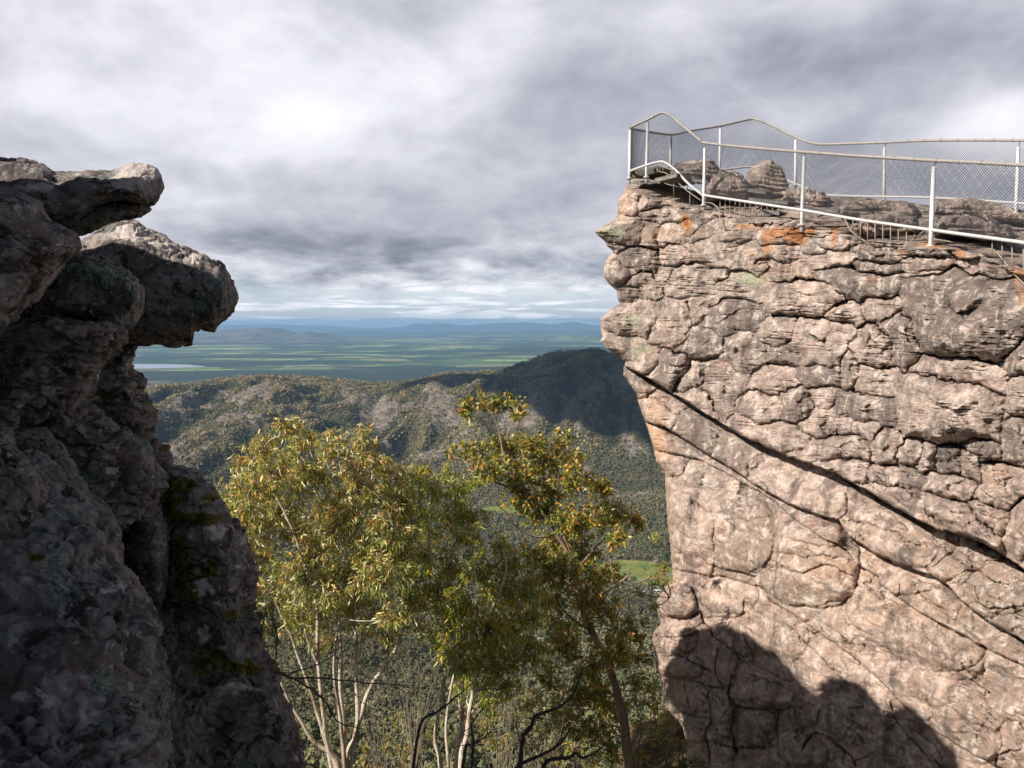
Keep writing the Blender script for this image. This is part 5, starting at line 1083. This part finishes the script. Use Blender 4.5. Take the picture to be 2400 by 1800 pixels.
gum('gum_tree', 'leaning brown-trunked gum with tiered umbrella crowns near the right cliff', 19.0,
    [([(1490, 1960), (1478, 1800), (1468, 1747), (1461, 1681), (1448, 1631), (1428, 1565), (1388, 1482), (1368, 1436), (1360, 1383), (1345, 1320), (1322, 1260), (1312, 1200), (1300, 1140), (1260, 1090)], .14, .02, (0, 0)),
     ([(1345, 1320), (1310, 1260), (1270, 1200), (1235, 1160), (1190, 1140), (1150, 1128), (1110, 1118), (1085, 1095), (1055, 1070)], .045, .009, (0, -.6)),
     ([(1235, 1160), (1205, 1110), (1180, 1060), (1172, 1020), (1160, 985), (1145, 960)], .04, .009, (-.3, -.4)),
     ([(1178, 1045), (1195, 1005), (1210, 970), (1215, 945)], .02, .007, (-.3, -.3)), ([(1172, 1020), (1140, 995), (1115, 970), (1100, 950)], .018, .006, (-.3, -.5)),
     ([(1310, 1250), (1280, 1258), (1245, 1255), (1205, 1230), (1185, 1200), (1160, 1180)], .035, .009, (0, -.7)),
     ([(1300, 1140), (1310, 1090), (1320, 1060), (1330, 1030)], .02, .007, (0, .2)), ([(1312, 1200), (1350, 1180), (1385, 1160), (1410, 1140)], .022, .007, (0, .3)),
     ([(1345, 1340), (1390, 1290), (1420, 1260), (1450, 1230)], .03, .008, (0, .4)),
     ([c8(960, 650), c8(975, 520), c8(1100, 430), c8(1160, 380), c8(1168, 300), c8(1150, 220), c8(1085, 165)], .035, .010, (-.3, -.7)),
     ([c8(1165, 375), c8(1225, 340), c8(1270, 290), c8(1285, 220), c8(1303, 170), c8(1290, 100)], .022, .006, (-.55, -.7)),
     ([(1388, 1482), (1330, 1440), (1300, 1400), (1285, 1350)], .03, .01, (0, -.4)), ([(1428, 1565), (1460, 1500), (1475, 1460)], .03, .01, (0, .3)), ([(1450, 1640), (1400, 1600), (1340, 1560)], .03, .01, (0, -.3))],
    [(1090, 945, 26), (1118, 935, 32), (1150, 945, 34), (1185, 935, 34), (1212, 945, 30), (1090, 970, 18), (1215, 975, 22), (1055, 1062, 26), (1110, 1060, 44), (1150, 1050, 50), (1200, 1050, 50), (1240, 1045, 44), (1290, 1035, 38), (1320, 1025, 26), (1280, 1080, 60), (1340, 1080, 36),
     (1130, 1100, 46), (1200, 1110, 60), (1340, 1120, 50), (1385, 1135, 40), (1415, 1140, 34), (1425, 1155, 20), (1235, 1160, 50), (1280, 1140, 44), (1210, 1180, 34), (1270, 1200, 56), (1320, 1210, 60), (1360, 1230, 46), (1395, 1205, 44), (1440, 1205, 50), (1480, 1215, 34), (1495, 1225, 18),
     (1300, 1270, 66), (1360, 1290, 50), (1430, 1260, 36), (1250, 1300, 40), (1320, 1340, 66), (1390, 1340, 50), (1430, 1350, 40), (1290, 1400, 60), (1370, 1400, 50), (1420, 1430, 50), (1470, 1470, 46), (1440, 1520, 56), (1480, 1540, 40), (1390, 1560, 50), (1330, 1500, 60), (1300, 1460, 46), (1340, 1620, 60), (1400, 1640, 50), (1290, 1580, 40),
     (1280, 1330, 40), (1490, 1490, 26), (1400, 1710, 46), (1340, 1700, 46), (1440, 1660, 40), (1300, 1670, 40), (1430, 1760, 36), (1250, 1640, 34), (1500, 1600, 30)],
    'dark', 331, (0.12, 0.042), 0.2, (0.36, 0.28, 0.21), (0.22, 0.14, 0.09), 2.2, tips=0.42, spread=0.6)
gum('sapling', 'leafy sapling growing at the foot of the right cliff', 14.8,
    [([(1575, 1960), (1570, 1840), (1555, 1760), (1540, 1700), (1530, 1660)], .03, .008, 0), ([(1572, 1850), (1600, 1780), (1590, 1720)], .02, .006, 0), ([(1500, 1940), (1495, 1820), (1498, 1750), (1505, 1700)], .035, .008, 0)],
    [(1530, 1650, 36), (1560, 1690, 40), (1500, 1690, 36), (1540, 1730, 30), (1590, 1740, 22), (1490, 1640, 26), (1520, 1600, 22), (1500, 1770, 16)], 'dark', 341, (0.09, 0.024), 0.2, (0.2, 0.14, 0.1), None, 1.0, tips=0.3)
gum('shrub', 'small dark green shrub sprouting from the edge of the mossy slab', 8.6,
    [([(600, 1530), (612, 1490), (620, 1450), (625, 1420)], .012, .004, 0)], [(610, 1440, 28), (635, 1425, 26), (645, 1465, 28), (615, 1480, 24), (650, 1500, 20), (590, 1420, 18)], 'shrub', 351, (0.035, 0.005), 0.0, (0.2, 0.15, 0.1), None, 4.5, tips=0.1, cat='shrub', spread=0.12)
gum('shrub', 'leafy sprig reaching out from the right cliff in front of the white roof', 15.4,
    [([(1570, 1400), (1550, 1375), (1530, 1370), (1510, 1378)], .014, .004, 0), ([(1572, 1395), (1560, 1350), (1545, 1335)], .012, .004, 0)], [(1545, 1345, 20), (1525, 1360, 20), (1560, 1365, 20), (1510, 1385, 16), (1565, 1330, 14), (1540, 1420, 10)], 'dark', 361, (0.07, 0.018), 0.2, (0.2, 0.15, 0.1), None, 0.9, tips=0.2, cat='shrub', spread=0.15)
gum('shrub', 'bare sprig with yellow tips poking out from the right cliff', 15.6,
    [([(1566, 1290), (1550, 1275), (1537, 1262), (1530, 1257)], .014, .004, 0)], [(1535, 1262, 8), (1545, 1256, 7)], 'bronze', 366, (0.06, 0.014), 0.0, (0.12, 0.10, 0.08), None, 4.0, cat='shrub', spread=0.05)
gum('fern', 'bright green ferny plant low at the foot of the cliff', 13.6,
    [([(1600, 1850), (1600, 1800), (1590, 1790)], .01, .004, 0)], [(1595, 1795, 22), (1620, 1790, 18), (1575, 1800, 14)], 'shrub', 371, (0.09, 0.018), -0.2, (0.1, 0.1, 0.05), None, 2.0, cat='plant', spread=0.1)

for (u, v, D, sd, lf, lab) in [(900, 1770, 20, 381, 'dark', 'low leafy shrub at the bottom edge between the bronze gum and the white stems'), (1160, 1690, 19, 383, 'dark', 'olive leafy shrub among the dark bare limbs'), (1270, 1730, 18, 385, 'bronze', 'yellowish leafy shrub left of the brown trunk foot'),
                               (960, 1700, 25, 387, 'dark', 'leafy bush farther down the slope behind the white stems'), (1350, 1770, 17, 389, 'dark', 'leafy shrub at the bottom edge beside the brown trunk')]:
    gum('shrub', lab, D, [([(u, v + 160), (u + 5, v + 60), (u, v)], .02, .006, 0), ([(u, v + 160), (u - 30, v + 40), (u - 40, v - 10)], .015, .005, 0), ([(u, v + 160), (u + 40, v + 50), (u + 45, v)], .015, .005, 0)],
        [(u, v - 20, 34), (u - 42, v + 5, 34), (u + 44, v, 34), (u - 20, v + 40, 36), (u + 25, v + 40, 36)], lf, sd, (0.10, 0.026), 0.3, (0.25, 0.2, 0.15), None, 0.9, cat='shrub', spread=0.4)
def bare(name, label, D, limbs, seed, col_, twigs=3, cat='branch'):
    rg = np.random.default_rng(seed); mb = MB(); tw = MB()
    b0 = limbs[0][0][0]; root = empty(name, P(b0[0], b0[1], D), label, cat)
    for (path, r0, r1, dD) in limbs:
        pp = smooth_path([P(u, v, D + dD * i / len(path)) for i, (u, v) in enumerate(path)], 7)
        pp += 0.015 * np.stack([fbm(pp * 5 + 9 * k, 2, k) for k in range(3)], -1)
        mb.tube(pp, np.linspace(r0, r1, len(pp)), 8, col_)
        for i in range(5, len(pp), max(1, 12 // twigs)):
            d = pp[i] - pp[i - 1]; d /= np.linalg.norm(d); q = pp[i]; L = rg.uniform(.12, .5)
            dd = d * 0.8 + rg.normal(size=3) * 0.7; pts = [q]
            for s_ in range(4): dd = dd + rg.normal(size=3) * 0.35; q = q + dd / np.linalg.norm(dd) * L / 3; pts.append(q)
            tw.tube(pts, np.linspace(min(r1, .006), .0015, 5), 4, col_, cap=False)
            for s_ in (1, 2, 3):
                e2 = dd + rg.normal(size=3); tw.tube([pts[s_], pts[s_] + e2 / np.linalg.norm(e2) * L * .4], [.003, .001], 3, col_, cap=False)
    if twigs == 1: mb.V += tw.V; mb.C += tw.C; mb.Q += [f + mb.n for f in tw.Q]; mb.n += tw.n
    mb.build('limb', M_BARK, root)
    if twigs > 1: tw.build('twigs', M_BARK, root)
bare('dead_branch', 'long grey dead branch reaching from the mossy slab across the gum stems', 8.4,
     [([(505, 1520), (520, 1524), (564, 1547), (597, 1551), (633, 1572), (660, 1580), (687, 1590), (740, 1588), (800, 1594), (865, 1601), (930, 1606), (965, 1612)], .022, .003, .5),
      ([(690, 1590), (730, 1616), (765, 1650), (790, 1690), (830, 1705), (860, 1712)], .012, .003, .3), ([(675, 1583), (700, 1572), (740, 1560), (790, 1530), (815, 1502), (830, 1480)], .008, .002, .2)], 401, (0.16, 0.12, 0.11), 4)
bare('dead_branch', 'pale forked stick hanging down the cleft below the mossy slab', 8.2,
     [([(475, 1540), (465, 1570), (450, 1600), (440, 1630), (420, 1650)], .016, .008, 0), ([(516, 1520), (518, 1500), (524, 1488)], .007, .003, 0), ([(484, 1425), (482, 1450), (468, 1475), (450, 1488)], .007, .003, 0)], 403, (0.30, 0.25, 0.24), 1)
bare('dead_branch', 'dark bare limb forking up towards the middle trees from the bottom edge', 10.5,
     [([(1190, 1850), (1210, 1800), (1275, 1767), (1315, 1740), (1338, 1704)], .03, .008, 0), ([(1225, 1725), (1245, 1700), (1255, 1678), (1308, 1658), (1341, 1631), (1358, 1591), (1364, 1565)], .03, .006, 0), ([(1220, 1800), (1222, 1760), (1228, 1730)], .03, .025, 0),
      ([(1262, 1840), (1282, 1784), (1331, 1777), (1348, 1764), (1365, 1777), (1401, 1760), (1441, 1720)], .03, .006, 0)], 405, (0.085, 0.065, 0.055), 3)
bare('dead_branch', 'dark bent limb rising in front of the white gum stems', 11.2,
     [([(1075, 1850), (1085, 1800), (1092, 1750), (1100, 1746), (1130, 1732), (1152, 1712)], .028, .006, 0), ([(960, 1850), (985, 1700), (1030, 1665), (1060, 1640), (1110, 1600)], .022, .006, 0), ([(1104, 1800), (1110, 1740), (1104, 1700), (1118, 1680), (1135, 1655)], .018, .006, 0)], 407, (0.095, 0.075, 0.07), 3)
bare('dead_branch', 'thin bare roots trailing down the upper left corner of the right cliff', 17.3, [([q1(695, 1325, 0)[:2], q1(640, 1400, 0)[:2], q1(600, 1470, 0)[:2], q1(545, 1560, 0)[:2], q1(490, 1622, 0)[:2]], .016, .006, 0), ([q1(640, 1410, 0)[:2], q1(700, 1460, 0)[:2], q1(760, 1482, 0)[:2], q1(820, 1505, 0)[:2]], .012, .004, 0)], 409, (0.22, 0.17, 0.14), 1)
for i, (u, v, D, sd, lab) in enumerate([(900, 1740, 19, 411, 'pale twiggy leafless shrub left of the white stems at the bottom'), (1180, 1720, 20, 413, 'pale twiggy leafless shrub between the dark bare limbs'), (970, 1640, 24, 415, 'pale twiggy leafless shrub farther down the slope in the gap'), (1250, 1780, 17, 417, 'pale twiggy leafless shrub at the bottom edge left of the brown trunk')]):
    rg = np.random.default_rng(sd); limbs = []
    for k in range(11):
        a = rg.uniform(-70, 70); h = rg.uniform(70, 150) * 19 / D
        limbs.append(([(u + a * .1, v + 160), (u + a * .4, v + 60), (u + a * .8 + rg.normal() * 10, v - h * .5), (u + a * 1.1 + rg.normal() * 14, v - h)], .012, .003, rg.normal() * .6))
    bare('bare_shrub', lab, D, limbs, sd, (0.30, 0.25, 0.20), 5, 'shrub')

# ------------------------------------------------------------------ ground at the foot of the trees
mg, tg, bg_ = new_mat('leaf_litter', 0.95, 0.1)
geo = tg.node('ShaderNodeNewGeometry').outputs['Position']
tg.l.new(tg.mix(tg.step(tg.noise(geo, 6, 8, 0.75), 0.38, 0.62), (0.06, 0.05, 0.03), (0.24, 0.17, 0.09)), bg_.inputs['Base Color']); bump(tg, bg_, tg.noise(geo, 12, 6, 0.75), 1.0, 0.06)
xk = np.linspace(0.5, 6.5, 120)[None, :]; yk = np.linspace(10, 21, 120)[:, None]
zz = -8.6 + 0.55 * np.clip(xk - 1.0, -4, 3.0) * 0.9 - 0.10 * (yk - 13) ** 1 * (yk > 15) + 0.35 * fbm(p3(xk + 0 * yk, yk + 0 * xk), 5, 71) + 0 * yk
zz = zz - 1.9 - 3.0 * sstep(3.0 - xk + 0 * yk, 0, 0.9)
tag(mesh_np('ground_bank', np.stack([xk + 0 * yk, yk + 0 * xk, zz], -1), grid_faces(120, 120)[:, ::-1], mg, None, True), kind='structure')

# ------------------------------------------------------------------ the valley: low white-roofed buildings, road, paddock trees
def plainmat(n, c, r=0.8):
    m, t, b = new_mat(n, r, 0.3); geo = t.node('ShaderNodeNewGeometry').outputs['Position']
    t.l.new(t.mix(t.step(t.noise(geo, 0.7, 4, 0.6), 0.4, 0.65), c, tuple(q * 0.8 for q in c)), b.inputs['Base Color']); return m
mw, mr, mgw = plainmat('cream_render', (0.45, 0.42, 0.36)), plainmat('pale_metal_roof', (0.75, 0.76, 0.78), 0.5), plainmat('dark_window', (0.04, 0.05, 0.06), 0.2)
def building(cx, cy, L, Wd, rot, label, wins=6):
    z0 = float(terrain(cx, cy)) - 0.5; root = empty('long_building', (cx, cy, z0), label, 'building', 'white-roofed buildings in the valley'); root.rotation_euler[2] = 0
    c, s = math.cos(rot), math.sin(rot)
    def tp(x, y, z): return (cx + x * c - y * s, cy + x * s + y * c, z0 + z)
    mb = MB(); V = [tp(x, y, z) for z in (0, 4.2) for y in (-Wd / 2, Wd / 2) for x in (-L / 2, L / 2)]
    mb.add(V, [[0, 2, 3, 1], [4, 5, 7, 6], [0, 1, 5, 4], [2, 6, 7, 3], [0, 4, 6, 2], [1, 3, 7, 5]]); mb.build('wall', mw, root, False)
    mb = MB(); e_ = 1.4; V = [tp(-L / 2 - e_, -Wd / 2 - e_, 4.1), tp(L / 2 + e_, -Wd / 2 - e_, 4.1), tp(L / 2 + e_, Wd / 2 + e_, 4.1), tp(-L / 2 - e_, Wd / 2 + e_, 4.1), tp(-L / 2 + 2, 0, 7.4), tp(L / 2 - 2, 0, 7.4)]
    mb.add(V, [[0, 1, 5, 4], [2, 3, 4, 5], [3, 2, 1, 0]], [[1, 2, 5], [3, 0, 4]]); mb.build('roof', mr, root, False)
    for k in range(wins):
        x = -L / 2 + (k + .5) * L / wins; mb = MB(); V = [tp(x + a, -Wd / 2 - 0.05, z) for z in (1.0, 2.8) for a in (-1.2, 1.2)]
        mb.add(V, [[0, 1, 3, 2]]); mb.build('window', mgw, root, False)
def gpt(u, v):
    # where the sight line through the pixel meets the valley floor
    y = np.arange(400.0, 3000.0, 1.0); x = (u - 1200) / F * y; z = -(v - 750) / F * y
    i = int(np.argmax(z <= terrain(x, y))); return float(x[i]), float(y[i])
gx, gy = gpt(1535, 1398)
building(gx + 14, gy + 10, 52, 15, 0.25, 'long white-roofed building beside the green paddock, nearest the cliff edge', 7)
building(gx - 6, gy - 22, 34, 10, 0.35, 'smaller white-roofed wing in front of the long building', 5)
# winding road past the buildings
rm = plainmat('pale_road', (0.34, 0.31, 0.27)); pts = [gpt(u, v) for u, v in [(1560, 1440), (1515, 1420), (1492, 1405), (1490, 1388), (1510, 1372), (1560, 1362), (1640, 1350)]]
pp = smooth_path([(x, y, 0) for x, y in pts], 12); d = np.gradient(pp, axis=0); nrm = np.stack([-d[:, 1], d[:, 0]], 1); nrm /= np.linalg.norm(nrm, axis=1, keepdims=True)
a_ = pp[:, :2] + nrm * 2.6; b_ = pp[:, :2] - nrm * 2.6
RV = np.stack([np.concatenate([a_[:, 0, None], terrain(a_[:, 0], a_[:, 1])[:, None] * 0 + a_[:, 1, None]], 1), np.concatenate([b_[:, 0, None], b_[:, 1, None]], 1)], 1)
RZ = terrain(RV[..., 0], RV[..., 1]) + 0.8
tag(mesh_np('road', np.concatenate([RV, RZ[..., None]], -1), grid_faces(len(pp), 2), rm, None, True), kind='structure')
# paddock trees
def paddock_tree(x, y, s, seed, label):
    rg = np.random.default_rng(seed); z = float(terrain(np.array([x]), np.array([y]))[0]); root = empty('paddock_tree', (x, y, z), label, 'tree', 'trees dotted round the valley paddocks')
    mb = MB(); mb.tube([(x, y, z - 1), (x + .3, y, z + s * .7), (x + .1, y, z + s * 1.3)], [s * .09, s * .06, s * .03], 7, (0.3, 0.25, 0.2)); mb.build('trunk', M_BARK, root)
    V = crown_template(420, seed, 0.10) * [1, 1, 1.25] * s * 1.05 + [x, y, z + s * .5]
    cc = FOREST_COLS[rg.integers(0, 6)] * 1.1; C_ = np.tile(cc, (len(V), 1)) * rg.uniform(.75, 1.25, (len(V) // 3, 1)).repeat(3, 0)
    mesh_np('crown', V, [np.arange(len(V)).reshape(-1, 3)], M_FOREST, root, False, {'col': C_})
for i, (u, v, s, lab) in enumerate([(1460, 1298, 7, 'paddock tree standing at the top left of the green paddock'), (1478, 1300, 6, 'paddock tree just right of the one at the paddock top left'), (1505, 1310, 3.5, 'small conical tree alone in the green paddock'), (1530, 1290, 8, 'large paddock tree above the green paddock'), (1548, 1330, 9, 'broad grey-green tree right of the green paddock'),
                                    (1560, 1315, 8, 'broad tree at the paddock edge against the cliff'), (1440, 1330, 7, 'paddock tree at the left margin of the green paddock'), (1513, 1338, 4, 'low tree above the road bend'), (1490, 1372, 6, 'tree at the near corner of the paddock'), (1568, 1372, 6, 'tree behind the long building roof')]):
    x, y = gpt(u, v + 8); paddock_tree(x, y, s, 501 + i, lab)

# ------------------------------------------------------------------ air
mh = bpy.data.materials.new('valley_air'); mh.use_nodes = True; nt = mh.node_tree; nt.nodes.clear()
pv = nt.nodes.new('ShaderNodeVolumePrincipled'); pv.inputs['Color'].default_value = (0.36, 0.64, 1.0, 1); pv.inputs['Density'].default_value = 3.4e-5; pv.inputs['Anisotropy'].default_value = 0.0
ou = nt.nodes.new('ShaderNodeOutputMaterial'); nt.links.new(pv.outputs[0], ou.inputs['Volume'])
hb = MB(); hb.box((0, 25500, -242), (94000, 0, 0), (0, 61000, 0), (0, 0, 560)); hz = hb.build('haze', None, None, False); hz.data.materials.append(mh); tag(hz, kind='stuff')
